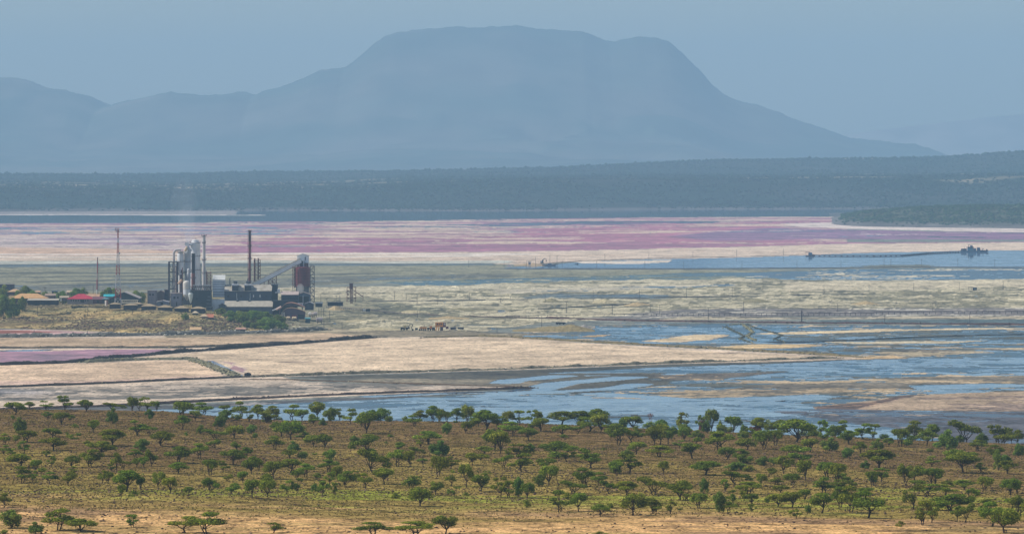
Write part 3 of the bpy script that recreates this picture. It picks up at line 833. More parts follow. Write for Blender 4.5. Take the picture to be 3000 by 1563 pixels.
bl = np.stack([x[:, None] + np.cos(ang + 1.4) * s[:, None] * .7, D[:, None] + np.sin(ang + 1.4) * s[:, None] * .7, z[:, None] - .03 + 0 * ang], -1)
br = np.stack([x[:, None] + np.cos(ang - 1.4) * s[:, None] * .7, D[:, None] + np.sin(ang - 1.4) * s[:, None] * .7, z[:, None] - .03 + 0 * ang], -1)
V = np.stack([tip, bl, br], 2).reshape(-1, 3)
cc = np.array([lin(c) for c in ((150, 130, 72), (128, 120, 60), (112, 116, 56), (158, 136, 86), (96, 84, 60))])
w = rng.random(N); ci = np.where(w < .3, 0, np.where(w < .5, 1, np.where(w < .68, 2, np.where(w < .85, 3, 4))))
T = np.repeat(cc[ci], kt * 3, 0) * rng.uniform(.75, 1.2, (len(V), 1))
tuft_m = tone_mat('dry_grass', translucent=.25)
tf = link('grass_tufts', mesh_np('grass_tufts', V, np.arange(len(V)).reshape(-1, 3), tuft_m, T))
tagp(tf, 'dry yellow green grass tufts scattered over the brown slope', 'grass', None, 'stuff')
N = 40000
D = 850 + 670 * rng.random(N); pxx = rng.uniform(-450, 3450, N); x = X(pxx, D); z = H_fore(x, D)
k = rng.random(N) < np.clip(.5 + fbm(x, D, 25, 3, 570), 0.03, 1) * np.where(HY + F * (CH - z) / D > 1470, .25, 1)
P = np.stack([x, D, z], -1)[k]; S = rng.uniform(.12, .36, N)[k] ** 1.0
C = np.array([lin(c) for c in ((84, 66, 58), (110, 90, 78), (66, 52, 48), (140, 120, 100))])[rng.integers(0, 4, k.sum())]
rock_m = tone_mat('stone', grain=0.8)
tagp(link('stones', blobs('stones', P, S, C, rock_m, .7, .35, 12)), 'small dark stones scattered over the slope', 'stones', None, 'stuff')

# ------------------------------------------------------------------ trees
LEAF = [(118, 140, 46), (136, 156, 54), (100, 122, 42), (154, 166, 64), (82, 104, 40)]
def crown_mesh(kind, seed, n=1900, leaf=0.05, pal=LEAF):
    """crown in a unit box: x,y -0.5..0.5, z 0..1"""
    r = random.Random(seed); g = np.random.default_rng(seed)
    L = []
    if kind == 'umbrella':
        k = r.randint(6, 9)
        for i in range(k):
            a = 2 * math.pi * i / k + r.uniform(-.4, .4); d = r.uniform(.16, .34)
            L.append((d * math.cos(a), d * math.sin(a), r.uniform(.54, .80) - d * .3, r.uniform(.13, .20), r.uniform(.13, .21)))
        for i in range(3):
            L.append((r.uniform(-.1, .1), r.uniform(-.1, .1), r.uniform(.8, .9), r.uniform(.14, .2), r.uniform(.07, .1)))
    elif kind == 'layered':
        for i in range(9):
            a = r.uniform(0, 6.28); zz = r.choice((.42, .6, .84)) + r.uniform(-.05, .05); d = r.uniform(.08, .36) * (1.25 - zz * .5)
            L.append((d * math.cos(a), d * math.sin(a), zz, r.uniform(.12, .2), r.uniform(.08, .13)))
    elif kind == 'round':
        for i in range(11):
            a = r.uniform(0, 6.28); e = r.uniform(-.6, 1.2); d = .26 * math.cos(e * .8)
            L.append((d * math.cos(a), d * math.sin(a), .58 + .24 * math.sin(e), r.uniform(.13, .2), r.uniform(.12, .19)))
    elif kind == 'lean':
        for i in range(9):
            t_ = i / 8; L.append((-.36 + .7 * t_ + r.uniform(-.05, .05), r.uniform(-.2, .2), .80 - .34 * t_ + r.uniform(-.1, .07), r.uniform(.12, .18), r.uniform(.11, .17)))
    elif kind == 'thin':
        for i in range(10):
            a = r.uniform(0, 6.28); d = r.uniform(.05, .36)
            L.append((d * math.cos(a), d * math.sin(a), r.uniform(.35, .9), r.uniform(.08, .14), r.uniform(.07, .12)))
    elif kind == 'shrub':
        for i in range(10):
            a = r.uniform(0, 6.28); d = r.uniform(.0, .34)
            L.append((d * math.cos(a), d * math.sin(a), r.uniform(.2, .8 - d * .4), r.uniform(.12, .2), r.uniform(.14, .24)))
    elif kind == 'bush':
        for i in range(15):
            a = r.uniform(0, 6.28); d = r.uniform(.0, .36)
            L.append((d * math.cos(a), d * math.sin(a), r.uniform(.2, .84 - d * .6), r.uniform(.12, .2), r.uniform(.12, .2)))
    L = np.array(L)
    wts = L[:, 3] ** 2; wts /= wts.sum()
    li = g.choice(len(L), n, p=wts)
    dv = g.normal(size=(n, 3)); dv /= np.linalg.norm(dv, axis=1)[:, None]
    if kind in ('umbrella', 'layered', 'lean'):
        dv[:, 2] = np.where(dv[:, 2] < 0, dv[:, 2] * .55, dv[:, 2])
    rad = g.uniform(.55, 1.08, (n, 1)) + (g.random((n, 1)) < .06) * .25
    c = L[li, :3] + dv * rad * np.stack([L[li, 3], L[li, 3], L[li, 4]], -1)
    c[:, 2] = np.clip(c[:, 2], .02, 1.0)
    nrm = dv * .8 + g.normal(size=(n, 3)) * .45; nrm /= np.linalg.norm(nrm, axis=1)[:, None]
    tv = np.cross(nrm, g.normal(size=(n, 3))); tv /= np.linalg.norm(tv, axis=1)[:, None] + 1e-9
    bv = np.cross(nrm, tv)
    sz = leaf * g.uniform(.5, 1.1, (n, 1))
    V = np.stack([c + tv * sz, c + bv * sz * .6, c - tv * sz, c - bv * sz * .6], 1).reshape(-1, 3)
    pc = np.array([lin(p) for p in pal])
    lobe_t = g.uniform(.8, 1.2, len(L))
    T = pc[g.integers(0, len(pc), n)] * lobe_t[li][:, None] * g.uniform(.8, 1.2, (n, 1))
    T = np.repeat(T, 4, 0)
    return V, np.arange(len(V)).reshape(-1, 4), T, L

def limb_mesh(kind, seed, L):
    r = random.Random(seed + 5)
    m = MB()
    def path(p0, p1, r0, r1, sag=.04):
        p0, p1 = Vector(p0), Vector(p1)
        md = (p0 + p1) / 2 + Vector((r.uniform(-sag, sag), r.uniform(-sag, sag), r.uniform(-.02, .03)))
        m.tube(p0, md, r0, (r0 + r1) / 2, 5, False); m.tube(md, p1, (r0 + r1) / 2, r1, 5, False)
    if kind in ('shrub', 'bush'):
        for i in range(6):
            l = L[i % len(L)]
            path((r.uniform(-.05, .05), r.uniform(-.05, .05), -.04), (l[0], l[1], l[2]), .014, .005)
        return m
    fork = r.uniform(.14, .30)
    bx_, by_ = r.uniform(-.06, .06), r.uniform(-.06, .06)
    if kind == 'lean': bx_ -= .08
    nst = 1 if r.random() < .55 else 2
    for s_ in range(nst):
        off = (s_ - .5) * .05 if nst == 2 else 0
        m.tube((off, 0, -.06), (off + bx_ + off * 1.5, by_, fork), .03 if nst == 1 else .021, .021 if nst == 1 else .015, 7, False)
    for i, l in enumerate(L):
        off = ((i % nst) - .5) * .12 if nst == 2 else 0
        path((bx_ + off, by_, fork - .01), (l[0] * .85, l[1] * .85, l[2] - l[4] * .4), .014, .005)
        if i % 2 == 0:
            path((l[0] * .5 + bx_ * .5, l[1] * .5 + by_ * .5, (fork + l[2]) * .5), (l[0] + r.uniform(-.1, .1), l[1] + r.uniform(-.1, .1), l[2] + l[4] * .5), .008, .003)
    return m

leaf_m = tone_mat('acacia_leaves', translucent=.38, randomise=.2)
bark_m = paint((74, 60, 50), .95, .2, 3)
pale_bark = paint((128, 110, 94), .95, .2, 3)
VAR = {}
def variants(kind, count, seed0, n, leaf, pal=LEAF, bark=None):
    out = []
    for i in range(count):
        V, Q, T, L = crown_mesh(kind, seed0 + i, n, leaf, pal)
        me = mesh_np(kind + '_crown', V, Q, leaf_m, T)
        mb = limb_mesh(kind, seed0 + i, L)
        tm = bpy.data.meshes.new(kind + '_trunk'); tm.from_pydata(mb.v, [], mb.f); tm.materials.append(bark or bark_m); tm.update()
        out.append((me, tm))
    VAR[kind] = out
variants('umbrella', 8, 100, 2900, .038)
variants('layered', 5, 200, 2300, .038)
variants('round', 6, 300, 2800, .038)
variants('lean', 3, 400, 2600, .038)
variants('thin', 3, 500, 1200, .042)
variants('shrub', 3, 600, 900, .055)
variants('bush', 4, 700, 2600, .05, [(104, 134, 56), (120, 148, 62), (90, 118, 50), (134, 154, 76)])
variants('dead', 0, 0, 0, 0)

def place_tree(kind, x, D, z, w, h, label, cat, group, vi=None, rz=None, name='acacia_tree'):
    vs = VAR[kind]; me, tm = vs[random.randrange(len(vs)) if vi is None else vi % len(vs)]
    r = thing(name, label, cat, (x, D, z), group)
    rz = random.uniform(0, 6.28) if rz is None else rz
    if kind == 'lean': rz = random.choice((0, 0.2, -.3, 3.1))
    for nm, m_ in (('crown', me), ('trunk', tm)):
        o = link(nm, m_, r)
        o.rotation_euler = (0, 0, rz)
        o.scale = (w, w, h)
    return r

# tree list read off the photograph, four strips of 750 photo pixels, enlarged 3.249 times: centre, foot, width, height
TREES = [
"""145,210,200,130 285,160,90,80 440,160,150,90 610,165,160,150 815,180,160,120 1090,165,200,80 1070,290,130,150,b 1260,162,130,125 1330,162,100,110 1405,162,150,125 1490,165,80,90
1740,220,220,140 1930,200,200,110 1860,265,130,100 2150,250,180,130 2290,210,140,130 2370,280,110,110 1420,250,100,90,b 455,250,100,70 580,300,160,110 670,270,90,60 185,370,160,140,b 715,330,60,40,s
1740,350,140,130 1910,390,70,90,s 2090,325,140,100,b 890,380,120,120 1310,405,200,140 1420,395,120,90 495,425,160,90 250,470,200,110 150,480,70,80 45,500,100,110 1540,505,200,135,f 1070,505,230,150,f 2230,430,180,120 2050,440,170,90
510,550,200,120,f 225,575,110,110 970,605,220,140,f 865,705,190,160,f 1350,555,160,110,b 1290,620,120,80 1440,700,110,160 1300,710,100,90 1370,715,90,110 1710,665,210,150,f 1895,625,150,135,f 2030,520,130,80 2250,550,90,90
185,710,220,130,f 340,750,110,110 45,590,110,90 110,600,100,70 440,610,80,60 490,710,90,110,t 690,710,140,110,f 1700,765,180,100,f 2000,790,150,150 2220,685,190,140 2115,750,110,110 2345,620,120,100 2400,770,150,160
1110,750,100,170 1060,740,80,60 1170,720,110,90,l 210,855,170,160 310,845,100,100 470,865,140,110 400,770,90,60 655,880,130,140 700,750,90,50 970,860,130,120 1030,865,110,110 1200,940,240,200,f 1160,1000,80,130,r 1270,985,80,60,s
1340,935,90,130 1510,920,110,170,r 1615,960,150,150 1790,970,100,80 2010,945,150,135,r 2170,840,90,70 2210,965,130,110 2310,860,110,110 2400,1005,140,180 40,1090,110,130 110,1290,240,190,b 340,1340,160,120,b 555,1310,270,190,f 780,1320,270,120,f
1265,1280,150,120,t 1770,1330,260,150 1970,1345,280,200,f 40,1345,110,50,s 120,250,60,40,s 1770,410,50,40,s 2430,430,60,60,s 2390,385,120,90,b 680,440,120,50,s 750,410,60,40,s 830,490,80,40,s 95,560,60,40,s 640,400,50,30,s""",
"""20,230,140,120 110,285,140,110 150,240,150,120 350,240,180,130 440,260,150,110 590,240,150,160 700,260,140,130 550,300,130,100 640,310,100,80,b 790,250,100,110 905,300,150,160 1010,320,130,120 1050,385,190,190 1110,260,150,115,b 1190,260,200,130,b
1270,275,110,70,s 1500,320,150,110 1560,245,150,80 1680,280,150,160 1750,265,120,120 1815,265,100,90 1910,265,150,120,f 2010,265,150,150 1420,265,80,50,s 1900,285,60,30,s 1815,395,120,120,b 2000,385,100,110 2190,350,220,180,f 2120,320,110,90
2310,350,140,120 2400,300,130,130 2400,380,140,100 2070,320,80,80,s 2270,540,200,190 2320,580,200,200 240,420,170,150 335,445,210,180,r 450,440,150,80 545,510,150,110 650,525,150,130 180,540,150,120 360,555,140,100,b 320,620,160,80
695,645,100,95 1020,585,220,170,l 1080,450,140,60 1090,585,130,70,s 1280,420,60,30,s 1640,490,250,120,f 1570,520,110,100 1750,600,220,150,b 1530,600,130,90 1360,545,100,80 1350,700,170,150 1460,705,120,150 1130,780,240,240,l 1225,870,170,150
1580,670,90,50 1745,800,180,190 1850,720,140,110 2060,690,140,120,f 2150,640,140,60 2180,580,140,70 2350,715,140,120 2400,590,60,60,s 30,740,90,110 165,820,180,170,r 325,760,210,130,f 470,800,150,120 395,820,130,80 690,750,170,110,f
775,840,110,140 860,900,160,150 700,880,130,130 950,840,120,100 1040,910,110,140 580,830,80,70 60,940,180,170 110,990,150,150 290,965,120,130 385,965,110,150,t 640,985,110,140 740,975,80,120,t 560,945,80,80,b 1490,895,180,110,s
1710,970,130,130,r 1860,890,110,150 2000,900,130,220 2140,940,150,160 2190,800,90,60 2085,880,80,100 1885,985,110,90,t 1330,1005,90,60,s 1560,1080,210,170,r 2330,990,150,180 2400,1000,130,150 2000,980,60,40,s 165,1330,190,100,t 1120,1350,280,115,f
1510,1360,330,130,f 1800,1340,210,170,r 1240,480,40,25,s 560,590,50,30,s""",
"""60,300,180,130 210,270,150,110 250,230,90,60 270,365,170,120 470,280,270,110 470,405,180,100,f 10,410,160,130 160,455,150,120 640,300,220,130,f 810,290,220,140,f 735,370,200,130 840,385,190,170 1140,310,250,90 620,385,120,80 1010,495,200,190
1150,470,180,130 960,400,170,100 1430,290,180,50,b 1600,330,190,150 1900,345,140,190,r 1980,345,70,90,s 2110,370,190,150,r 2350,330,200,100 2200,370,90,70,b 1350,510,140,180 1410,500,180,200 1490,490,140,180 1635,455,100,120 1760,430,170,80,b
1190,585,160,120 1400,605,240,100,f 1590,520,120,70 1720,625,200,190 1970,550,240,170,f 2050,630,160,110 2180,670,150,130,f 2240,540,180,110 2290,450,140,110 2390,535,170,170 2200,430,130,70,b 400,605,260,140,f 530,560,200,60 525,655,150,120
100,755,200,170 60,620,190,130 325,730,170,110 350,880,170,180 265,890,140,110,b 740,720,230,180 990,770,130,120 1120,765,220,180 1445,765,100,115,r 1840,780,280,130,f 2130,740,220,80,b 2140,870,230,130 2400,690,150,80,b 2370,890,110,120
60,990,130,200,b 150,1000,130,140 590,960,180,120 685,890,190,170 830,880,140,120 925,950,130,110,l 1090,975,190,130 1350,970,210,160,l 1600,1020,220,180 1660,1030,120,130 1825,960,100,140,b 450,1135,170,190 635,1130,150,180,r 530,1010,110,70,s
850,1175,160,115,f 940,1100,60,60,s 1155,1165,230,210 1330,1150,160,150 1370,1150,100,120 1505,1150,120,120,t 1780,1100,170,140 1975,1140,160,210,b 2060,1140,140,100 2110,1060,130,130,t 2210,1030,110,150,t 2250,960,220,110,f 2280,1060,130,100
2290,1135,90,80,t 2030,935,110,110,t 2430,1050,60,80,s 140,1090,80,80,s 1600,1115,50,30,s 840,1350,130,40,s 490,430,90,40,s 870,545,50,30,s""",
"""70,500,160,140 100,380,180,120 260,470,330,210,f 500,370,170,120 380,450,180,120 400,560,180,120 590,550,190,130,b 700,380,170,120 770,490,160,130 910,440,190,150 1000,400,150,100 880,580,130,110 1040,540,150,110,b 1150,510,100,80 1260,510,180,160
1370,490,110,90 1400,400,180,130 1510,505,160,140 1560,400,150,110 1700,540,250,190,b 1880,450,250,190,l 1990,550,150,100 2170,440,200,150 2250,430,160,110 2380,490,130,140 2380,600,120,110,b 2170,640,150,140 2320,440,110,110 30,400,140,120
240,610,220,110,f 310,680,260,150 60,700,110,90 150,770,140,160 30,790,100,80 230,680,90,60,s 355,840,150,200 565,805,200,140 665,860,170,180 1055,710,290,160,f 930,720,120,80,b 990,890,130,140 1080,850,140,130 1310,880,140,200 1400,840,180,150
1560,700,150,100 1570,885,220,160 1860,760,260,190 1780,640,200,110 1920,640,130,80 2020,760,110,100 2190,735,110,180,b 2280,770,150,120 2250,640,110,50,s 2070,930,150,130 2310,970,170,150 2370,960,110,120 80,870,150,70 230,870,150,100 120,950,150,70
530,960,230,160 680,930,200,110 790,880,100,60,s 90,1090,170,130 230,1090,190,150 350,1030,130,110 510,1145,200,190 690,1090,170,190 785,1140,200,240 950,1190,250,240 930,960,160,60 1380,1110,160,220 1420,900,160,70 1520,980,260,110,f 1680,970,200,100
1750,1120,330,150,f 1920,1080,180,170 1870,920,170,90 1750,890,180,60 1470,1260,210,220 1560,1240,150,200 1620,1120,130,80 1800,1225,120,150,t 1870,1230,140,170,l 2090,1070,150,60 2130,1270,210,220 2250,1330,260,230 2400,1170,170,190 2330,1090,120,90
270,1195,110,90,t 385,1140,90,80,b 1260,1270,80,60,s 1000,620,60,40,s 1540,560,80,40,s""" ]
trees = []
_rf = random.Random(19)
_extra = []
for k in range(46):                      # crowded growth of the crest and the right hand stands
    a = _rf.uniform(1380, 2990) if k < 34 else _rf.uniform(560, 1160); Rr = float(np.interp(a, R_PX, R_PY))
    _extra.append((a, Rr + (_rf.uniform(-4, 22) if k % 3 else _rf.uniform(60, 150)), _rf.uniform(38, 64), _rf.uniform(28, 42), 'b' if k % 2 else 's'))
for ti, blk in enumerate(TREES):
    for e in blk.split():
        p = e.split(','); k = p[4] if len(p) > 4 else ''
        zx, zy, zw, zh = map(float, p[:4])
        px_ = ti * 750 + zx / 3.249; pb = 1150 + zy / 3.249; w = zw / 3.249; h = zh / 3.249
        Dt = hit(px_, pb, H_fore, 840, 1516)
        top = pb - h
        if Dt is None:
            Dt = 1506 + random.uniform(-4, 12)
            zz = float(H_fore(X(px_, Dt), Dt)); pb = HY + F * (CH - zz) / Dt
        zz = float(H_fore(X(px_, Dt), Dt))
        hm = max(.6, Z(top, Dt) - zz); wm = w * Dt / F
        trees.append([px_, pb, wm, hm, k, Dt, zz])
for (a, b, w_, h_, k) in _extra:
    Dt = hit(a, b, H_fore, 840, 1516) or 1506
    zz = float(H_fore(X(a, Dt), Dt)); pb = HY + F * (CH - zz) / Dt
    trees.append([a, pb, w_ * Dt / F * .8, h_ * Dt / F * (.6 if k == 's' else .85), k, Dt, zz])
KN = {'b': 'bush', 's': 'shrub', 'f': 'umbrella', 'r': 'round', 'l': 'lean', 't': 'thin'}
for t_ in trees:
    if t_[4]: t_.append(KN[t_[4]])
    else:
        asp = t_[2] / t_[3]
        t_.append(random.choices(['umbrella', 'round', 'layered', 'lean'], [4, 2.5, 2, .7])[0] if asp > 1.15 else random.choices(['round', 'umbrella', 'layered', 'thin'], [4, 3, 2, .6])[0])
# labels: which stretch of the slope (named by what stands beyond it), which row, its look, its order there
LAND = [(0, 'village'), (330, 'lattice mast'), (500, 'grey process towers'), (690, 'red chimney'), (830, 'red silo'), (1000, 'lattice hopper tower'),
        (1180, 'yellow machines'), (1420, 'gravel spit'), (1640, 'small dark boulder'), (1900, 'churned mud'), (2250, 'pump raft'), (2520, 'mid floating pipe'), (2760, 'dredger'), (2920, 'right frame edge')]
BANDS = [(0, 'along the crest'), (.16, 'just below the crest'), (.34, 'on the upper slope'), (.52, 'mid slope'), (.66, 'on the lower slope'), (.84, 'on the sand strip')]
LOOK = dict(umbrella='flat topped acacia', round='round crowned acacia', layered='tiered acacia', lean='leaning acacia', thin='thin sparse acacia', bush='dense bushy tree', shrub='low shrub')
cells = {}
for t_ in trees:
    R = np.interp(t_[0], R_PX, R_PY); row = (t_[1] - R) / (1563 - R)
    li = max(i for i, l_ in enumerate(LAND) if t_[0] >= l_[0] or i == 0); bi = max(i for i, b_ in enumerate(BANDS) if row >= b_[0] or i == 0)
    cells.setdefault((li, bi, t_[7]), []).append(t_)
ORD = ['first', 'second', 'third', 'fourth', 'fifth', 'sixth', 'seventh', 'eighth', 'ninth', 'tenth']
for (li, bi, kd), ts in cells.items():
    ts.sort(key=lambda q: q[0])
    for i, t_ in enumerate(ts):
        lab = '%s %s below the %s' % (LOOK[kd], BANDS[bi][1], LAND[li][1])
        if li == len(LAND) - 1: lab = '%s %s at the right edge' % (LOOK[kd], BANDS[bi][1])
        if len(ts) == 2: lab = ('left' if i == 0 else 'right') + ' of two: ' + lab
        elif len(ts) > 2: lab = ORD[i] + ' from left: ' + lab
        nm, cat, grp = ('acacia_tree', 'tree', 'acacia trees on the foreground slope')
        if kd == 'bush': nm, cat, grp = 'bushy_tree', 'tree', 'dense bushy trees on the foreground slope'
        if kd == 'shrub': nm, cat, grp = 'shrub', 'shrub', 'low shrubs on the foreground slope'
        place_tree(kd, X(t_[0], t_[5]), t_[5], t_[6] - .1, t_[2] * (1.12 if kd == 'bush' else 1.28 if t_[5] > 1440 else 1.45), t_[3] * (1.06 if t_[5] > 1440 else 1.14), lab, cat, grp, name=nm)

# bare tree, baobab-like stump and the reddish bush on the crest
def on_crest(px_):
    Dt = 1508; return X(px_, Dt), Dt, float(H_fore(X(px_, Dt), Dt))
x0, D0, z0 = on_crest(1908)
r = thing('bare_tree', 'bare reddish tree without leaves on the crest', 'tree', (x0, D0, z0))
m = MB(); rr = random.Random(3)
def branch(p, d, l, rad, n):
    q = p + d * l; m.tube(p, q, rad, rad * .65, 5, False)
    if n:
        for k in range(3):
            dd = (d + Vector((rr.uniform(-.8, .8), rr.uniform(-.8, .8), rr.uniform(-.1, .4)))).normalized(); branch(q, dd, l * .68, rad * .6, n - 1)
branch(Vector((x0, D0, z0 - .2)), Vector((0, 0, 1)), 2.0, .13, 4)
m.build('branches', paint((142, 92, 82), .9, .15, 3), r)
x0, D0, z0 = on_crest(2055)
r = thing('baobab_stump', 'thick dark broken trunk with pale split top on the crest', 'tree', (x0, D0, z0))
MB().lathe(x0, D0, [(1.15, z0 - .5), (.95, z0 + .4), (.72, z0 + 1.8), (.78, z0 + 3.0), (.5, z0 + 3.4)], 10).build('trunk', paint((84, 54, 44), .9, .2, 2), r)
m = MB()
for k in range(9):
    a = k * .7; m.tube((x0 + .4 * math.cos(a), D0 + .4 * math.sin(a), z0 + 2.9), (x0 + (1.0 + .3 * (k % 3)) * math.cos(a), D0 + math.sin(a), z0 + 4.0 + .5 * (k % 2)), .13, .03, 5)
m.build('split_branch', paint((190, 160, 140), .9, .12, 3), r)
place_tree('thin', *on_crest(2050), 3.6, 5.4, 'thin leaves sprouting round the broken thick trunk', 'tree', None, name='creeper')
x0, D0, z0 = on_crest(2216)
V, Q, T, L = crown_mesh('bush', 901, 1500, .05, [(132, 96, 66), (150, 110, 76), (112, 84, 58), (104, 98, 60)])
r = thing('dry_bush', 'reddish brown dry bush among the green crest trees', 'bush', (x0, D0 - 6, z0))
for nm, me in (('foliage', mesh_np('dry_foliage', V, Q, leaf_m, T)), ('stem', VAR['bush'][0][1])):
    o = link(nm, me, r); o.scale = (6.0, 5, 3.4)
# ------------------------------------------------------------------ the village hill
Dv = np.concatenate([np.linspace(2990, 3330, 240), np.linspace(3334, 3760, 70)])
V, Q = grid_surface(lambda D: (X(-700, D), X(1110, D)), Dv, 640, H_pen)
px = 1500 + F * V[:, 0] / V[:, 1]
t = np.tile(np.array(lin((150, 138, 98))), (len(V), 1))
n1 = fbm(V[:, 0], V[:, 1], 30, 5, 611); n2 = fbm(V[:, 0], V[:, 1], 9, 4, 617); n3 = fbm(V[:, 0] * .6, V[:, 1], 20, 4, 633)
t = mixc(t, np.array(lin((176, 152, 104))), sstep(-.2, .35, n1))
t = mixc(t, np.array(lin((110, 98, 72))), sstep(.05, .45, n3) * .8)
t = mixc(t, np.array(lin((96, 76, 66))), sstep(.15, .5, n2) * .75 * sstep(7.5, 4.0, V[:, 2]))
t = mixc(t, np.array(lin((150, 146, 124))), sstep(780, 860, px) * .8)
t = mixc(t, np.array(lin((128, 112, 92))), sstep(8.4, 8.9, V[:, 2]) * .5)
gm = ground_mat('dry_grass_hill', n1=(0.1, 0.08), n2=(0.6, 0.3), amp=.9, bump=.5, speck=.35)
structure('village_hill', mesh_np('village_hill', V, Q, gm, t, smooth=True), 'low dry grassy hill by the lake that carries the village and the plant')

def zpen(x, D): return float(H_pen(np.array([x]), np.array([D]))[0])
rng = np.random.default_rng(21)
def scatter_pen(N, pxa, pxb, dfn, s0, s1, pal, seed):
    r = np.random.default_rng(seed)
    pxx = r.uniform(pxa, pxb, N); D = r.uniform(3010, 3330, N); x = X(pxx, D); z = H_pen(x, D)
    k = (z > .25) & (r.random(N) < dfn(x, D, z, pxx))
    return np.stack([x, D, z - .1], -1)[k], r.uniform(s0, s1, N)[k], np.array([lin(c) for c in pal])[r.integers(0, len(pal), k.sum())]
P, S, C = scatter_pen(24000, -500, 1000, lambda x, D, z, p: np.clip(sstep(6.5, 1.5, z) * (.45 + fbm(x, D, 28, 3, 640)) + .9 * sstep(30, 12, np.abs(p - 660) * .35) * sstep(7.5, 5, z), 0.01, 1) * sstep(900, 780, p),
                      .3, .95, [(92, 70, 62), (112, 88, 76), (74, 58, 54), (140, 122, 102), (120, 106, 84)], 31)
tagp(link('boulders', blobs('boulders', P, S, C, rock_m, .75, .35, 32)), 'dark reddish boulders strewn over the front of the village hill', 'boulders', None, 'stuff')
P, S, C = scatter_pen(7000, -500, 900, lambda x, D, z, p: np.clip(.25 + .8 * fbm(x, D, 22, 3, 650), 0.02, 1) * sstep(900, 780, p), .35, .9,
                      [(104, 98, 66), (120, 106, 70), (84, 80, 54), (136, 120, 80)], 33)
tagp(link('hill_scrub', blobs('hill_scrub', P, S, C, bush_m, .8, .35, 34)), 'low grey green scrub on the village hill', 'scrub', None, 'stuff')

# ------------------------------------------------------------------ rubble dykes, tracks and spoil heaps
def dyke(name, label, pts, w, h, rgb, rough=.35, rocks=0, rock_pal=None, seed=0, lean=1.0):
    """embankment along a line given in photo pixels on the lake plane; w,h in metres"""
    P = [np.array([(a - 1500) * (F * CH / (b - HY)) / F, F * CH / (b - HY)]) for a, b in pts]
    S = [P[0]]
    for a, b in zip(P[:-1], P[1:]):
        n = max(1, int(np.linalg.norm(b - a) / 2.2))
        for i in range(1, n + 1): S.append(a + (b - a) * i / n)
    S = np.array(S)
    d = np.gradient(S, axis=0); d /= np.linalg.norm(d, axis=1)[:, None] + 1e-9
    nr = np.stack([-d[:, 1], d[:, 0]], -1)
    prof = [(-.5, -.15), (-.36, .45), (-.15, .95), (.15, .95), (.36, .45), (.5, -.15)]
    r = np.random.default_rng(seed)
    V = np.zeros((len(S), 6, 3))
    sc = 1 + fbm(S[:, 0], S[:, 1], 12, 3, seed + 5) * rough
    env = sstep(0, 4, np.arange(len(S))) * sstep(0, 4, np.arange(len(S))[::-1]) + .05
    for k, (a, z) in enumerate(prof):
        jj = r.normal(0, rough * .22, len(S)) if 0 < k < 5 else 0
        V[:, k, :2] = S + nr * ((a * w * (1 + jj * .6))[:, None] if not np.isscalar(jj) else a * w)
        V[:, k, 2] = np.where(z > 0, z * h * sc * env * (1 + jj), z)
    idx = np.arange(len(S) * 6).reshape(len(S), 6)
    Q = np.stack([idx[:-1, :-1], idx[:-1, 1:], idx[1:, 1:], idx[1:, :-1]], -1).reshape(-1, 4)
    T = np.array(lin(rgb)) * (1 + r.normal(0, .16, (len(S), 6, 1)))
    o = structure(name, mesh_np(name, V.reshape(-1, 3), Q, rock_m, np.clip(T, 0.005, 1).reshape(-1, 3)), label)
    if rocks:
        N = int(len(S) * rocks); i = r.integers(0, len(S), N)
        off = r.normal(0, .32, N); xy = S[i] + nr[i] * (off * w)[:, None] + r.normal(0, .8, (N, 2))
        zz = h * np.clip(1 - np.abs(off) * 2, 0, 1) * sc[i] * env[i] * .8
        pal = np.array([lin(c) for c in (rock_pal or [rgb])])
        rb = link('rubble', blobs('rubble', np.column_stack([xy, zz]), r.uniform(.25, .8, N) * (.5 + h * .45), pal[r.integers(0, len(pal), N)], rock_m, .8, .35, seed + 9), o)
        tagp(rb, None, None, None, 'stuff')
    return o
GR = [(166, 164, 152), (130, 128, 118), (206, 202, 188), (84, 82, 78)]
OL = [(140, 134, 104), (112, 108, 86), (168, 160, 126), (80, 76, 66)]
dyke('rubble_dyke', 'pale rubble dyke along the foot of the village hill', [(-500, 988), (0, 988), (350, 984), (480, 981), (700, 977), (850, 972), (960, 966)], 6, 1.9, (104, 102, 96), .5, 6, GR, 1)
dyke('pond_dyke', 'dark earth dyke between the tan pan and the purple pond', [(-500, 1023), (0, 1020), (250, 1018.5), (520, 1019), (700, 1012), (850, 1002)], 5, 1.1, (84, 78, 70), .3, 2, OL, 2)
dyke('earth_dyke', 'black earth dyke along the near side of the purple pond', [(-500, 1074), (0, 1069), (150, 1064.5), (240, 1060), (300, 1053), (400, 1043.5), (520, 1032.5), (600, 1027), (750, 1016), (900, 1004.5), (1000, 996), (1100, 989)], 4.5, 1.6, (62, 56, 54), .4, 3, [(70, 64, 60), (96, 90, 82), (52, 48, 46)], 3)
dyke('rubble_dyke', 'grey green rubble dyke slanting beside the blue ditch', [(235, 1062), (330, 1057), (450, 1053), (560, 1053), (600, 1065), (640, 1082), (695, 1102)], 5, 1.3, (112, 110, 92), .4, 6, OL, 4)
dyke('earth_dyke', 'dark line of earth below the left pans', [(-500, 1141), (0, 1134), (250, 1125.5), (500, 1113.5), (700, 1105), (830, 1101)], 3.6, .9, (70, 62, 58), .3, 1, OL, 5)
dyke('rubble_dyke', 'broken rubble bank along the near edge of the great pan', [(700, 1105), (830, 1101), (1000, 1095.5), (1250, 1088), (1500, 1080.5), (1750, 1071), (2000, 1062), (2250, 1054), (2470, 1048)], 4, .95, (122, 116, 98), .7, 3, GR + OL, 6)
dyke('track_bank', 'olive track bank along the far edge of the great pan', [(1230, 989), (1400, 985), (1500, 988), (1700, 1000), (2000, 1016), (2300, 1032), (2530, 1046.5)], 4, .9, (112, 100, 72), .4, 3, OL, 7)
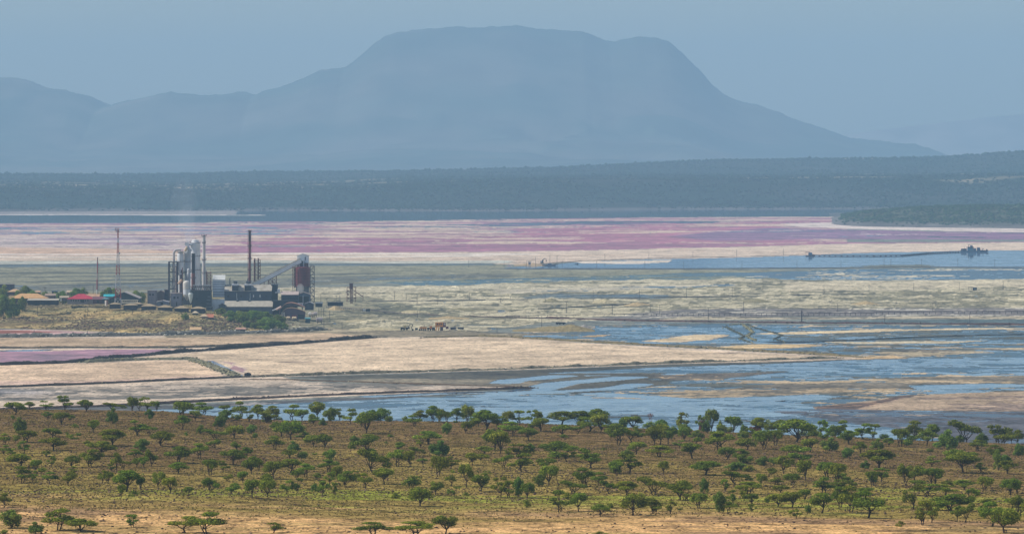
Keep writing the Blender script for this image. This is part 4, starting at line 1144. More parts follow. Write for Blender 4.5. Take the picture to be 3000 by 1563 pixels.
dyke('earth_dyke', 'thin brown bank between pan and olive mud', [(690, 1111), (850, 1112), (1000, 1117), (1300, 1127), (1500, 1132), (1560, 1135)], 1.8, .45, (92, 76, 62), .3, 1, OL, 8)
dyke('shore_bank', 'dark brown bank along the near pan edge', [(-500, 1222), (0, 1200), (300, 1190), (450, 1183.5), (680, 1171), (900, 1160), (1200, 1148.5), (1450, 1141), (1570, 1135)], 3.6, .9, (78, 66, 62), .3, 2, [(70, 60, 56), (92, 80, 72)], 9)
dyke('rail_bank', 'long dark reddish rail bank crossing the quarry', [(1590, 931), (1700, 936), (1850, 940), (2100, 943), (2350, 946.5), (2700, 949), (3500, 955)], 4, 1.0, (84, 64, 62), .3, 2, [(84, 66, 64), (60, 50, 50), (110, 92, 84)], 10)
dyke('rail_bank', 'thin dark track branching behind the rail bank', [(1200, 921), (1450, 929), (1600, 932), (1800, 936)], 2.5, .7, (84, 72, 66), .3, 1, OL, 11)
dyke('pipe_bank', 'thin dark bank along the near side of the channel', [(1420, 787), (1600, 787.6), (2000, 788), (2300, 786), (2700, 783), (3500, 786)], 4, .7, (84, 84, 84), .3, 0, None, 12)
dyke('pipe_bank', 'thin dark bank along the far side of the channel', [(1560, 775), (1700, 764.5), (1900, 757), (2200, 750.5), (2350, 747)], 3, .5, (100, 92, 88), .3, 0, None, 13)
dyke('track_bank', 'faint dark track across the white crust at right', [(1900, 871), (2200, 868), (2500, 862), (2800, 853), (3500, 838)], 3, .6, (92, 88, 84), .4, 1, OL, 14)
dyke('track_bank', 'dark track across the middle of the quarry', [(1470, 912), (1650, 901), (1800, 893), (1960, 886)], 3, .6, (92, 88, 80), .4, 1, OL, 15)
dyke('track_bank', 'dark track right of the lattice hopper tower', [(1060, 882), (1250, 882), (1420, 879), (1600, 878.5), (1900, 873)], 3, .6, (92, 88, 84), .4, 1, OL, 16)
dyke('track_bank', 'dark wavy causeway across the blue shallows', [(2230, 1002), (2350, 1002), (2500, 996), (2700, 988), (2900, 981), (3500, 972)], 2.6, .5, (58, 62, 66), .4, 0, None, 17)
dyke('mud_ridge', 'churned dark ridge zigzag at the left of the churned mud', [(2124, 956), (2142, 966), (2165, 976), (2180, 984), (2168, 992), (2200, 1003)], 2, .45, (70, 76, 70), .6, 1.2, OL, 18)
dyke('mud_ridge', 'thin dark zigzag ridge right of the churned mud', [(2188, 948), (2210, 959), (2250, 970), (2292, 982), (2268, 992), (2300, 1003)], 1.8, .4, (58, 66, 66), .6, 1, OL, 19)
dyke('mud_ridge', 'lumpy ridge in the middle of the churned mud', [(2136, 952), (2175, 948), (2190, 960), (2205, 972), (2190, 985), (2215, 998)], 2.4, .5, (112, 110, 86), .7, 1.5, OL, 20)
# spoil heap / gravel spit with its track
def heap(name, label, px0, px1, py, h, dep, rgb, seed, peak=.5):
    D = DL(py); n = 40; g = np.linspace(0, 1, n); v = np.linspace(0, 1, 14)
    x0, x1 = X(px0, D), X(px1, D)
    XX, YY = np.meshgrid(x0 + (x1 - x0) * g, D + dep * v)
    env = np.minimum(g / peak, (1 - g) / (1 - peak))[None] ** .8 * np.sin(np.clip(v, 0, 1) * math.pi)[:, None] ** .7
    ZZ = h * env * (1 + fbm(XX, YY, 6, 3, seed) * .25) - .05
    idx = np.arange(XX.size).reshape(XX.shape); Q = np.stack([idx[:-1, :-1], idx[:-1, 1:], idx[1:, 1:], idx[1:, :-1]], -1).reshape(-1, 4)
    r = np.random.default_rng(seed)
    return structure(name, mesh_np(name, np.stack([XX, YY, ZZ], -1).reshape(-1, 3), Q, rock_m, np.clip(np.array(lin(rgb)) * (1 + r.normal(0, .12, (XX.size, 1))), .01, 1)), label)
heap('gravel_spit', 'low tan gravel spit ending in a grey tip', 1500, 1745, 971, 3.4, 40, (140, 126, 92), 3, .72)
heap('gravel_heap', 'grey pointed tip heap at the end of the gravel spit', 1680, 1742, 968, 3.0, 22, (150, 144, 138), 4)
heap('spoil_heap', 'tan spoil heap under the excavator', 1505, 1600, 778.5, 2.2, 60, (168, 146, 116), 5, .6)
for i, (a, b, p, h, l) in enumerate(((1255, 1375, 934, 1.3, 'low brownish heap behind the yellow machines'), (1300, 1390, 909, 1.6, 'small grey heap above the yellow machines'), (980, 1100, 946, 2.0, 'pale heap right of the storage tanks'),
        (950, 1010, 912, 3.6, 'rounded pale heap beside the tank cluster'), (1590, 1640, 884, 2.2, 'pinkish heap near the pole line'), (1735, 1810, 888, 3, 'pale lumpy heap in mid quarry'), (1830, 1910, 896, 2.2, 'low dark streaked heap in mid quarry'),
        (1040, 1110, 930, 2.0, 'low pale heap in front of the hopper tower'), (1160, 1260, 918, 2.2, 'long greenish heap above the yellow machines'), (2500, 2580, 893, 2.2, 'rough pale heap right of centre'),
        (2180, 2260, 884, 2.0, 'low pale heap behind the thin steel post'), (1020, 1180, 967, 1.6, 'long olive heap left of the yellow machines'))):
    heap('crust_heap', l, a, b, p, h, 30 if p > 850 else 60, ((172, 152, 116), (136, 128, 100), (176, 164, 132))[i % 3], 40 + i)

# ------------------------------------------------------------------ generic buildings
def quadroof(m, x0, x1, y0, y1, ze, zr, kind, t=.25):
    o = .35
    x0 -= o; x1 += o; y0 -= o; y1 += o
    if kind == 'gx':            # ridge parallel to the picture
        ym = (y0 + y1) / 2
        m.slab([(x0, y0, ze), (x1, y0, ze), (x1, ym, zr), (x0, ym, zr)], t); m.slab([(x0, ym, zr), (x1, ym, zr), (x1, y1, ze), (x0, y1, ze)], t)
    elif kind == 'gy':          # gable towards the viewer
        xm = (x0 + x1) / 2
        m.slab([(x0, y0, ze), (xm, y0, zr), (xm, y1, zr), (x0, y1, ze)], t); m.slab([(xm, y0, zr), (x1, y0, ze), (x1, y1, ze), (xm, y1, zr)], t)
    elif kind == 'hip':
        ym = (y0 + y1) / 2; k = min((y1 - y0) / 2, (x1 - x0) * .4)
        a, b = (x0 + k, ym, zr), (x1 - k, ym, zr)
        m.add([(x0, y0, ze), (x1, y0, ze), (x1, y1, ze), (x0, y1, ze), a, b, (x0, y0, ze - t), (x1, y0, ze - t), (x1, y1, ze - t), (x0, y1, ze - t)],
              [(0, 1, 5, 4), (1, 2, 5), (2, 3, 4, 5), (3, 0, 4), (0, 6, 7, 1), (1, 7, 8, 2), (2, 8, 9, 3), (3, 9, 6, 0), (9, 8, 7, 6)])
    elif kind == 'mono':        # one slope falling towards the viewer
        m.slab([(x0, y0, ze), (x1, y0, ze), (x1, y1, zr), (x0, y1, zr)], t)
    else:
        m.box(x0, x1, y0, y1, zr - t, zr)

def building(name, label, px0, px1, pridge, peave, pbase, D, dep, kind, wallc, roofc, cat='building', group=None, wins=(), doors=(), winc=(38, 46, 56), roof_kw=None, side=None):
    x0, x1 = X(px0, D), X(px1, D); ze, zb = Z(peave, D), Z(pbase, D) - .6
    ymid = D + dep / 2
    zr = CH - (pridge - HY) * (ymid if kind in ('gx', 'hip') else (D + dep if kind == 'mono' else D)) / F
    if kind == 'mono': zr = max(zr, ze + .3)
    t = thing(name, label, cat, ((x0 + x1) / 2, D, zb), group)
    m = MB()
    if kind == 'gy':
        xm = (x0 + x1) / 2
        m.prism([(x0, zb), (x1, zb), (x1, ze - .27), (xm, zr - .27), (x0, ze - .27)], D, D + dep)
    elif kind == 'gx':
        m.add([(x0, D, zb), (x1, D, zb), (x1, D + dep, zb), (x0, D + dep, zb), (x0, D, ze - .27), (x1, D, ze - .27), (x1, D + dep, ze - .27), (x0, D + dep, ze - .27), (x0, ymid, zr - .27), (x1, ymid, zr - .27)],
              [(0, 1, 5, 4), (1, 2, 6, 9, 5), (2, 3, 7, 6), (3, 0, 4, 8, 7), (4, 5, 9, 8), (6, 7, 8, 9)])
    elif kind == 'mono':
        m.add([(x0, D, zb), (x1, D, zb), (x1, D + dep, zb), (x0, D + dep, zb), (x0, D, ze - .27), (x1, D, ze - .27), (x1, D + dep, zr - .27), (x0, D + dep, zr - .27)],
              [(0, 3, 2, 1), (4, 5, 6, 7), (0, 1, 5, 4), (1, 2, 6, 5), (2, 3, 7, 6), (3, 0, 4, 7)])
    else:
        m.box(x0, x1, D, D + dep, zb, (ze if kind == 'hip' else zr) - .26)
    m.build('wall', paint(wallc, .85, .14, .6, stripe=(.5 if roof_kw == 'sheet' else 0)), t)
    r = MB(); quadroof(r, x0, x1, D, D + dep, ze, zr, kind)
    r.build('roof', paint(roofc, .6, .14, .5, stripe=.45), t)
    for a, b, c, d in wins:
        w = MB().pbox(D, a, b, c, d, .2, -.12).build('window', paint(winc, .25, .1, 2), t)
    for a, b, c, d in doors:
        MB().pbox(D, a, b, c, d, .2, -.1).build('door', paint((30, 38, 48), .5, .2, 1), t)
    return t

# ------------------------------------------------------------------ village
B = building
VG = 'small flat roofed staff houses in a row below the works'
B('hall', 'dark flat roofed hall at the far left behind the trees', -40, 37, 833, 840, 858, 3560, 14, 'flat', (70, 76, 92), (74, 62, 78))
B('house', 'small tan roofed house behind the long tan one', 22, 63, 846, 854, 862, 3470, 9, 'hip', (92, 72, 66), (206, 170, 128), wins=[(30, 34, 856, 859), (46, 50, 856, 859)])
B('long_house', 'long house with a wide tan hipped roof', 28, 137, 859, 873, 885, 3290, 13, 'hip', (84, 78, 78), (216, 170, 116), wins=[(a, a + 4, 876, 880) for a in (74, 84, 94, 104, 114, 124)], doors=[(100, 103, 876, 884)])
B('long_shed', 'long low open shed with a pale roof edge', 81, 170, 874, 878.5, 890, 3236, 7, 'mono', (44, 50, 64), (196, 186, 168), doors=[(96, 104, 880, 889), (112, 124, 880, 889), (132, 142, 880, 888)])
B('red_roofed_house', 'house with a bright crimson hipped roof', 197, 274, 860, 875, 888, 3262, 14, 'hip', (138, 130, 134), (190, 56, 78), wins=[(207 + 7 * k, 210 + 7 * k, 877, 882) for k in range(8)], doors=[(236, 247, 877, 885)])
B('house', 'tan roofed house right behind the crimson roof', 250, 290, 861, 869, 878, 3300, 9, 'gx', (110, 84, 84), (200, 160, 126))
B('shed', 'low maroon shed beside the crimson roofed house', 272, 306, 868, 876, 887, 3258, 8, 'gx', (84, 62, 78), (128, 82, 92), doors=[(284, 290, 879, 886)])
B('shed', 'grey roofed shed left of the crimson roof', 175, 200, 866, 871, 878, 3330, 7, 'gx', (96, 90, 92), (190, 172, 148))
B('house', 'grey brown house behind the long tan roof', 132, 162, 859, 865, 873, 3345, 8, 'gx', (100, 82, 84), (168, 146, 128))
B('hut', 'dark blue hut with a teal edge among the trees', 152, 167, 852, 853.5, 860, 3450, 5, 'flat', (48, 58, 82), (92, 120, 140))
B('hut', 'small pale roofed hut among the back trees', 104, 117, 851, 855, 861, 3440, 5, 'gx', (72, 56, 72), (206, 170, 140))
B('hut', 'pale gabled hut near the short mast', 196, 211, 850, 855, 862, 3440, 6, 'gx', (150, 130, 118), (214, 190, 160))
B('cyan_roofed_house', 'house with a bright cyan roof beside the big gabled barn', 304, 334, 861, 868, 876, 3282, 8, 'gx', (150, 160, 148), (52, 178, 190))
B('canopy', 'small pale cyan canopy over a dark kiosk', 300, 316, 872, 874.5, 884, 3250, 5, 'hip', (54, 60, 70), (130, 176, 186))
B('barn', 'big dark barn with wide pale edged gable roof', 320, 407, 854, 873, 890, 3255, 22, 'gy', (52, 72, 78), (202, 190, 178), wins=[(340, 344, 876, 880), (395, 399, 876, 880)])
B('bus', 'long white bus parked before the barn', 356, 403, 878, 878.8, 886, 3238, 3, 'flat', (224, 214, 190), (226, 220, 200), cat='bus', wins=[(360 + 5.4 * k, 363.6 + 5.4 * k, 880, 882.2) for k in range(8)])
B('grey_block', 'tall grey block with two square windows', 432, 458, 850, 850, 892, 3262, 9, 'flat', (138, 132, 140), (150, 140, 140), wins=[(437, 442, 860, 864.5), (445.5, 451, 860, 864.5)])
B('brown_block', 'brown gabled block beside the grey block', 458, 483, 850, 858, 886, 3275, 9, 'gy', (128, 106, 106), (148, 128, 122))
B('dark_block', 'dark narrow block left of the steel frame', 482, 495, 848, 848, 886, 3270, 8, 'flat', (62, 64, 84), (92, 72, 84), wins=[(485, 491, 862, 865)])
B('tent_shed', 'white gabled open shed behind the staff houses', 459, 494, 879, 883, 893, 3247, 7, 'gy', (110, 120, 140), (222, 220, 222), doors=[(470, 478, 885, 892)])
for i, (a, b, r_, e, f, D_, l) in enumerate(((321, 351, 885.5, 890, 901, 3214, 'first staff house from the left'), (362, 400, 888, 893, 904, 3208, 'second staff house from the left'), (390, 416, 885, 889.5, 898, 3232, 'staff house tucked behind the second one'),
        (414, 455, 889, 896, 906.5, 3200, 'widest staff house in the middle of the row'), (463, 503, 892.5, 899.5, 910, 3194, 'staff house below the white gabled shed'), (511, 551, 895, 902, 912.5, 3188, 'staff house at the right end of the row'), (559, 600, 897, 903, 914, 3186, 'staff house half hidden by the dark duct'))):
    B('staff_house', l + ', flat tan roof', a, b, r_, e, f, D_, 7, 'hip', (58, 56, 66), (176, 156, 122), group=VG, wins=[(a + (b - a) * .55, a + (b - a) * .62, e + 3, e + 6), (a + (b - a) * .8, a + (b - a) * .87, e + 3, e + 6)], doors=[(a + (b - a) * .3, a + (b - a) * .37, e + 3, f - .5)])
B('gazebo', 'small gazebo with a pale pointed roof', 563, 580, 910.5, 916, 926, 3160, 4, 'hip', (56, 66, 72), (214, 196, 164))
B('cottage', 'pink walled cottage with a pale hipped roof', 586, 607, 919, 926, 943, 3140, 6, 'hip', (196, 164, 150), (206, 180, 144), wins=[(591, 600, 929, 936)])
B('tiled_wing', 'cottage wing with an orange tiled roof', 606, 624, 919, 929, 941, 3141, 6, 'gx', (92, 72, 76), (200, 128, 98), wins=[(611, 617, 932, 937)])
B('pump_house', 'small stone house with a tan roof below the cliff', 557, 588, 957, 965, 977, 3052, 6, 'gx', (140, 124, 128), (216, 180, 134), wins=[(562, 564.5, 968, 974), (567, 569.5, 968, 974), (572, 575, 968, 974)])
B('hut', 'low hut with a pinkish roof below the bushes', 692, 718, 959, 963, 972, 3085, 4, 'gx', (100, 82, 84), (204, 158, 136))
B('pump_box', 'grey box by the dyke left of the stone house', 488, 502, 967, 968, 976, 3062, 3, 'flat', (110, 120, 122), (130, 138, 138))
B('pump_box', 'two small dark boxes on the hill foot', 397, 404, 966, 967, 971, 3085, 2, 'flat', (60, 60, 64), (80, 78, 78))
t = thing('sign_board', 'blank white board on posts beside the stone house', 'sign', (X(538, 3060), 3060, Z(972, 3060)))
MB().pbox(3060, 534, 542, 961.5, 967, .12).build('board', paint((226, 220, 206), .6, .05), t)
for a in (535.2, 540.8): MB().pbox(3060, a - .4, a + .4, 967, 974, .1).build('post', paint((90, 84, 80)), t)
t = thing('pink_tank', 'small white and red water tank beside the canopy', 'tank', (X(311, 3236), 3236, Z(893, 3236)))
MB().lathe(X(311, 3236), 3237, [(.85, Z(893, 3236) - .5), (.85, Z(879.5, 3236))], 12).build('tank', paint((224, 216, 208)), t)
MB().pbox(3236, 313, 314.6, 879, 893, .3, .1).build('red_pipe', paint((170, 60, 60)), t)
t = thing('kiosk', 'small white kiosk left of the crimson roof', 'kiosk', (X(178, 3250), 3250, Z(882, 3250)))
MB().pbox(3250, 176, 180.5, 873, 882, 1.6).build('body', paint((222, 222, 210)), t); MB().pbox(3250, 175.5, 181, 871.8, 872.9, 2.0, -.2).build('roof', paint((96, 150, 120)), t)
t = thing('black_hut', 'small black gabled hut at the pan corner beside the ditch', 'hut', (X(725, DL(1104)), DL(1104), 0))
Dh = DL(1104)
MB().prism([(X(716, Dh), -.2), (X(735, Dh), -.2), (X(735, Dh), Z(1093.5, Dh)), (X(725.5, Dh), Z(1091, Dh)), (X(716, Dh), Z(1093.5, Dh))], Dh, Dh + 3).build('wall', paint((46, 36, 40)), t)
m = MB(); zz = Z(1093.5, Dh); m.slab([(X(715, Dh), Dh - .2, zz), (X(725.5, Dh), Dh - .2, Z(1090.6, Dh)), (X(725.5, Dh), Dh + 3.2, Z(1090.6, Dh)), (X(715, Dh), Dh + 3.2, zz)], .12)
m.slab([(X(725.5, Dh), Dh - .2, Z(1090.6, Dh)), (X(736, Dh), Dh - .2, zz), (X(736, Dh), Dh + 3.2, zz), (X(725.5, Dh), Dh + 3.2, Z(1090.6, Dh))], .12); m.build('roof', paint((92, 84, 84)), t)
MB().pbox(Dh, 720.4, 721.6, 1095, 1103, .1, -.08).build('door_frame', paint((170, 150, 140)), t)

# bushes and trees round the village and the works
random.seed(77)
def bush(pxc, pfoot, wpx, hpx, D=None, kind='bush', label='', cat='bush', nm='bush'):
    D = D or hit(pxc, pfoot, H_pen, 2990, 3700, 1.0) or 3300
    x = X(pxc, D); z = zpen(x, D)
    hh = max(1.0, Z(pfoot - hpx, D) - z)
    return place_tree(kind, x, D, z - .2, wpx * D / F * 1.12, hh * 1.08, label, cat, 'bushes and trees of the village' if cat == 'tree' else 'bushes below the works', name=nm)
for i, (a, f, w, h) in enumerate(((675, 940, 52, 30), (648, 922, 40, 20), (712, 948, 56, 34), (748, 944, 60, 32), (700, 930, 50, 22), (740, 928, 60, 22), (778, 936, 60, 26), (792, 966, 80, 36), (760, 962, 60, 26), (815, 952, 50, 30), (724, 958, 40, 18), (830, 966, 40, 20))):
    bush(a, f, w, h, label='%s dense green bush before the long warehouse, counted from left' % ORD[i] if i < 10 else ('low bush at the foot of the bush slope' if i == 10 else 'rightmost bush near the storage tanks'))
for i, (a, f, w, h, D_) in enumerate(((-30, 898, 66, 34, 3225), (10, 900, 66, 34, 3222), (40, 890, 48, 22, 3236), (66, 882, 30, 18, 3262), (74, 862, 44, 24, 3430), (96, 864, 40, 16, 3420), (50, 868, 40, 20, 3400), (134, 864, 30, 14, 3420), (184, 872, 40, 24, 3340),
        (222, 862, 50, 22, 3420), (244, 862, 40, 22, 3420), (318, 868, 50, 24, 3330), (336, 862, 40, 20, 3340), (398, 878, 40, 26, 3310), (10, 862, 40, 30, 3480), (-80, 880, 60, 34, 3300), (415, 872, 30, 20, 3320), (160, 868, 30, 14, 3400))):
    bush(a, f, w, h, D_, 'bush', label='%s among the %s' % (('dark green tree', 'olive green tree')[i % 2], ['trees left of the tan long house', 'trees left of the tan long house', 'trees before the tan long house', 'trees before the tan long house', 'trees behind the tan roofs', 'trees behind the tan roofs', 'trees between the two tan roofs', 'back trees behind the grey brown house', 'trees beside the kiosk', 'trees behind the crimson roof', 'trees behind the crimson roof', 'trees behind the cyan roof', 'trees behind the cyan roof', 'trees right of the barn', 'trees at the far left hall', 'trees at the left frame edge', 'trees between barn and grey block', 'back trees near the blue hut'][i]), cat='tree', nm='village_tree')
bush(543, 936, 26, 22, label='lone green bush on the slope below the staff houses', nm='lone_bush')
# ------------------------------------------------------------------ the soda works
STEEL, RUST, GREYM, LIGHT = (74, 70, 84), (122, 68, 66), (196, 200, 206), (226, 228, 230)
ps, pr, pg, plt = paint(STEEL, .7, .2, 1), paint(RUST, .8, .25, .6), paint(GREYM, .6, .14, .3), paint(LIGHT, .6, .12, .3)
def pt(px, py, D): return (X(px, D), D, Z(py, D))
def lattice_tower(m, pxa0, pxa1, pxb0, pxb1, ptop, pbot, D, dep, n, r=.12, legs=None, brace=True):
    """four legged lattice between rows ptop..pbot; top columns a, bottom columns b. legs -> separate builders"""
    zt, zb = Z(ptop, D), Z(pbot, D)
    def c(s, u, v):
        x0 = X(pxb0, D) * (1 - s) + X(pxa0, D) * s; x1 = X(pxb1, D) * (1 - s) + X(pxa1, D) * s
        w = (x1 - x0); dd = dep * (1 - s * (1 - (X(pxa1, D) - X(pxa0, D)) / max(.01, X(pxb1, D) - X(pxb0, D))))
        return (x0 + w * u, D + dep / 2 + dd * (v - .5), zb + (zt - zb) * s)
    if legs is not None:
        for u, v in ((0, 0), (1, 0), (1, 1), (0, 1)):
            legs.append(MB().tube(c(0, u, v), c(1, u, v), r * 1.5, r, 5))
    for i in range(n):
        s0, s1 = i / n, (i + 1) / n
        for (u0, v0), (u1, v1) in (((0, 0), (1, 0)), ((1, 0), (1, 1)), ((1, 1), (0, 1)), ((0, 1), (0, 0))):
            m.tube(c(s1, u0, v0), c(s1, u1, v1), r * .7, None, 4, False)
            if brace:
                m.tube(c(s0, u0, v0), c(s1, u1, v1), r * .6, None, 4, False)
                m.tube(c(s0, u1, v1), c(s1, u0, v0), r * .6, None, 4, False)
def base(px, py, D): return (X(px, D), D, Z(py, D))

# open steel frame at the left of the process towers
D = 3262
t = thing('steel_scaffold', 'tall open dark steel frame at the left of the process towers', 'steel frame', base(506, 892, D))
for i, a in enumerate((494, 506.5, 518.5, 531)):
    for dy in (0, 8):
        MB().box(X(a, D) - .28, X(a, D) + .28, D + dy, D + dy + .5, Z(894, D), Z(766 if a < 525 else 790, D)).build('leg', ps, t)
m = MB()
for p in (767, 797, 824, 846, 870):
    for dy in (0, 8): m.box(X(493.4, D), X(519, D), D + dy + .03, D + dy + .42, Z(p, D) - .2, Z(p, D) + .22)
    for a in (494, 518.5): m.box(X(a, D) - .2, X(a, D) + .2, D + .5, D + 8, Z(p, D) - .16, Z(p, D) + .18)
for p, q in ((767, 797), (797, 824), (824, 846)):
    m.tube(pt(494, p, D), pt(506.5, q, D), .12, None, 4); m.tube(pt(518.5, p, D), pt(506.5, q, D), .12, None, 4)
m.build('beam', ps, t)
for p in (767, 797, 824):
    mm_ = MB()
    for zz in (.9, 1.4): mm_.box(X(493.4, D), X(519, D), D - .1, D - .02, Z(p, D) + zz, Z(p, D) + zz + .06)
    mm_.build('railing', ps, t, kind='stuff')
# goose neck duct
t = thing('gooseneck_duct', 'grey gooseneck duct bending over into the cyclone tower', 'duct', base(509, 890, 3266))
m = MB(); D = 3266; r_ = .78
m.tube(pt(509.2, 892, D), pt(509.2, 742, D), r_, None, 12)
a0 = None; cx, cz, R_ = X(520, D), Z(742, D), X(520, D) - X(509.2, D)
pts_ = [(cx - R_ * math.cos(a), D, cz + R_ * math.sin(a)) for a in np.linspace(0, math.pi / 2, 7)]
for p, q in zip(pts_[:-1], pts_[1:]): m.tube(p, q, r_, None, 12)
m.tube(pts_[-1], (X(531, D), D, pts_[-1][2]), r_, None, 12)
m.build('duct', paint((200, 194, 194), .5, .15, .4), t, smooth=False)
for p in (766, 800, 840): MB().tube(pt(509.2, p, D), pt(509.2, p + 2, D), r_ * 1.25, None, 12).build('flange', pg, t)
# towers
def tower(name, label, px0, px1, prof, D, mat, rings=(), cat='tower', ringmat=None, parent=None):
    c = (px0 + px1) / 2; w = (px1 - px0) / 2 * D / F
    t = parent or thing(name, label, cat, base(c, prof[0][1], D))
    MB().lathe(X(c, D), D + w, [(w * k, Z(p, D)) for k, p in prof], 22).build('shell', mat, t, smooth=False)
    for p, k in rings:
        MB().lathe(X(c, D), D + w, [(w * k, Z(p, D) - .12), (w * k, Z(p, D) + .12)], 22).build('platform', ringmat or ps, t)
        m = MB()
        for a in range(12):
            aa = a * math.pi / 6; rr_ = w * k - .06
            m.tube((X(c, D) + rr_ * math.cos(aa), D + w + rr_ * math.sin(aa), Z(p, D)), (X(c, D) + rr_ * math.cos(aa), D + w + rr_ * math.sin(aa), Z(p, D) + 1.1), .05, None, 4)
        m.build('railing', ringmat or ps, t, kind='stuff')
    return t
tower('cyclone_tower', 'pale grey narrow cyclone tower beside the gooseneck duct', 519, 538, [(.75, 892), (.8, 800), (1, 790), (1, 745), (.7, 739), (.7, 736)], 3270, plt, [(766, 1.25), (800, 1.2), (738, 1.15)])
t = tower('dryer_tower', 'grey dryer tower with sloping ducts under a small house', 539, 559, [(.9, 890), (.9, 800), (1, 790), (1, 738), (.5, 722)], 3272, pg, [(766, 1.2), (797, 1.2)])
MB().pbox(3271, 541.5, 552.5, 709.5, 720.5, 3).build('head_box', plt, t)
MB().tube(pt(541, 736, 3269), pt(549, 722, 3269), .9, None, 8).build('sloping_duct', paint((206, 186, 160), .5, .1), t)
MB().tube(pt(549, 722, 3269), pt(560, 736, 3269), .9, None, 8).build('sloping_duct', pg, t)
t = tower('absorber_tower', 'widest light grey absorber tower with domed cap', 556, 586, [(1, 892), (1, 712), (.72, 709), (.66, 704), (.5, 702)], 3284, plt, [(711, 1.06), (750, 1.08), (790, 1.1)])
MB().tube(pt(574, 702, 3286), pt(574, 695, 3286), .12, None, 5).build('antenna', ps, t)
MB().pbox(3283, 552, 566, 713.5, 719, 3).build('top_duct', pg, t)
t = tower('black_stack', 'short thick black stack in front of the absorber tower', 560.5, 571, [(1, 890), (1, 744), (1.05, 743), (1.05, 742)], 3256, paint((40, 36, 46), .7, .3, .3), [(815, 1.5), (842, 1.5)])
MB().lathe(X(565.7, 3256), 3256 + 1.14, [(1.22, Z(892, 3256)), (1.22, Z(800, 3256))], 18).build('rusty_sleeve', pr, t)
t = tower('chimney', 'slim grey chimney with a round top platform', 592.6, 602, [(1.15, 892), (1.1, 800), (1, 780), (.98, 695), (.8, 688)], 3280, paint((206, 200, 198), .7, .14, .3), [(690.5, 1.7), (711, 1.25), (761, 1.5), (800, 1.4)], cat='chimney')
MB().tube(pt(597.3, 690, 3281), pt(597.3, 684, 3281), .1, None, 5).build('rod', ps, t)
# pipes and cyclones between the towers, each a thing
for (a, b, p, q, rgb, l) in ((514.5, 517, 775, 888, (120, 84, 84), 'thin rusty riser pipe left of the cyclone tower'), (526, 531, 800, 885, (92, 82, 92), 'dark vertical pipe under the cyclone tower'), (533, 536, 780, 880, (130, 92, 88), 'rusty vertical pipe beside the dome tank'),
                             (587, 589.5, 770, 850, (168, 164, 170), 'pale riser right of the absorber tower'), (603.5, 605.5, 790, 850, (110, 78, 84), 'thin rusty riser right of the chimney')):
    t = thing('riser_pipe', l, 'pipe', base((a + b) / 2, q, 3258), 'riser pipes among the towers')
    MB().tube(pt((a + b) / 2, q, 3258), pt((a + b) / 2, p, 3258), (b - a) / 2 * 3258 / F, None, 8).build('pipe', paint(rgb, .7, .2), t)
    MB().tube(pt((a + b) / 2, p + 3, 3258), pt((a + b) / 2, p, 3258), (b - a) / 2 * 3258 / F * 1.35, None, 8).build('flange', pg, t)
for (a, p, l) in ((552, 788, 'upper white cone between dryer and stack'), (551, 798, 'lower pale cone between dryer and stack')):
    t = thing('cyclone_cone', l, 'hopper', base(a, p + 14, 3262))
    MB().lathe(X(a, 3262), 3262, [(.15, Z(p + 15, 3262)), (.75, Z(p + 6, 3262)), (.75, Z(p, 3262)), (.3, Z(p - 2, 3262))], 12).build('cone', plt, t)
t = thing('slanting_chute', 'tan slanting chute between frame and dome tank', 'chute', base(527, 832, 3257))
MB().tube(pt(522, 831, 3257), pt(533, 819, 3257), .75, .85, 8).build('chute', paint((196, 164, 140), .6, .15), t)
MB().tube(pt(521, 832, 3257), pt(521, 845, 3257), .3, None, 6).build('leg', ps, t)
t = thing('domed_tank', 'white domed tank above a grey hopper vessel', 'tank', base(546, 892, 3252))
cx_, w_ = X(545.5, 3252), 10 * 3252 / F
MB().lathe(cx_, 3252 + w_, [(w_, Z(845, 3252)), (w_, Z(828, 3252)), (w_ * .85, Z(824.5, 3252)), (w_ * .4, Z(822.3, 3252)), (.1, Z(822, 3252))], 20).build('dome', paint((222, 216, 206), .6, .08), t)
for p in (833, 839): MB().lathe(cx_, 3252 + w_, [(w_ * 1.05, Z(p, 3252)), (w_ * 1.05, Z(p - 1, 3252))], 20).build('band', pg, t)
MB().lathe(X(548, 3252), 3252 + w_ * 1.2, [(w_ * .35, Z(880, 3252)), (w_ * 1.2, Z(862, 3252)), (w_ * 1.25, Z(846, 3252))], 20).build('hopper', paint((206, 210, 216), .6, .12, .4), t)
for a in (538, 545, 552, 558): MB().pbox(3252, a - .5, a + .5, 866, 894, .4, .3).build('leg', ps, t)
MB().pbox(3256, 536, 560, 870, 893, 6).build('base_block', paint((104, 112, 128), .8, .15, .5), t)
B('control_building', 'low grey pink building at the foot of the steel frame', 499, 532, 858, 859.5, 896, 3254, 12, 'flat', (132, 132, 146), (168, 156, 156), wins=[(508, 514, 868, 875), (519, 523, 868, 874)], doors=[(516, 519, 884, 895)])
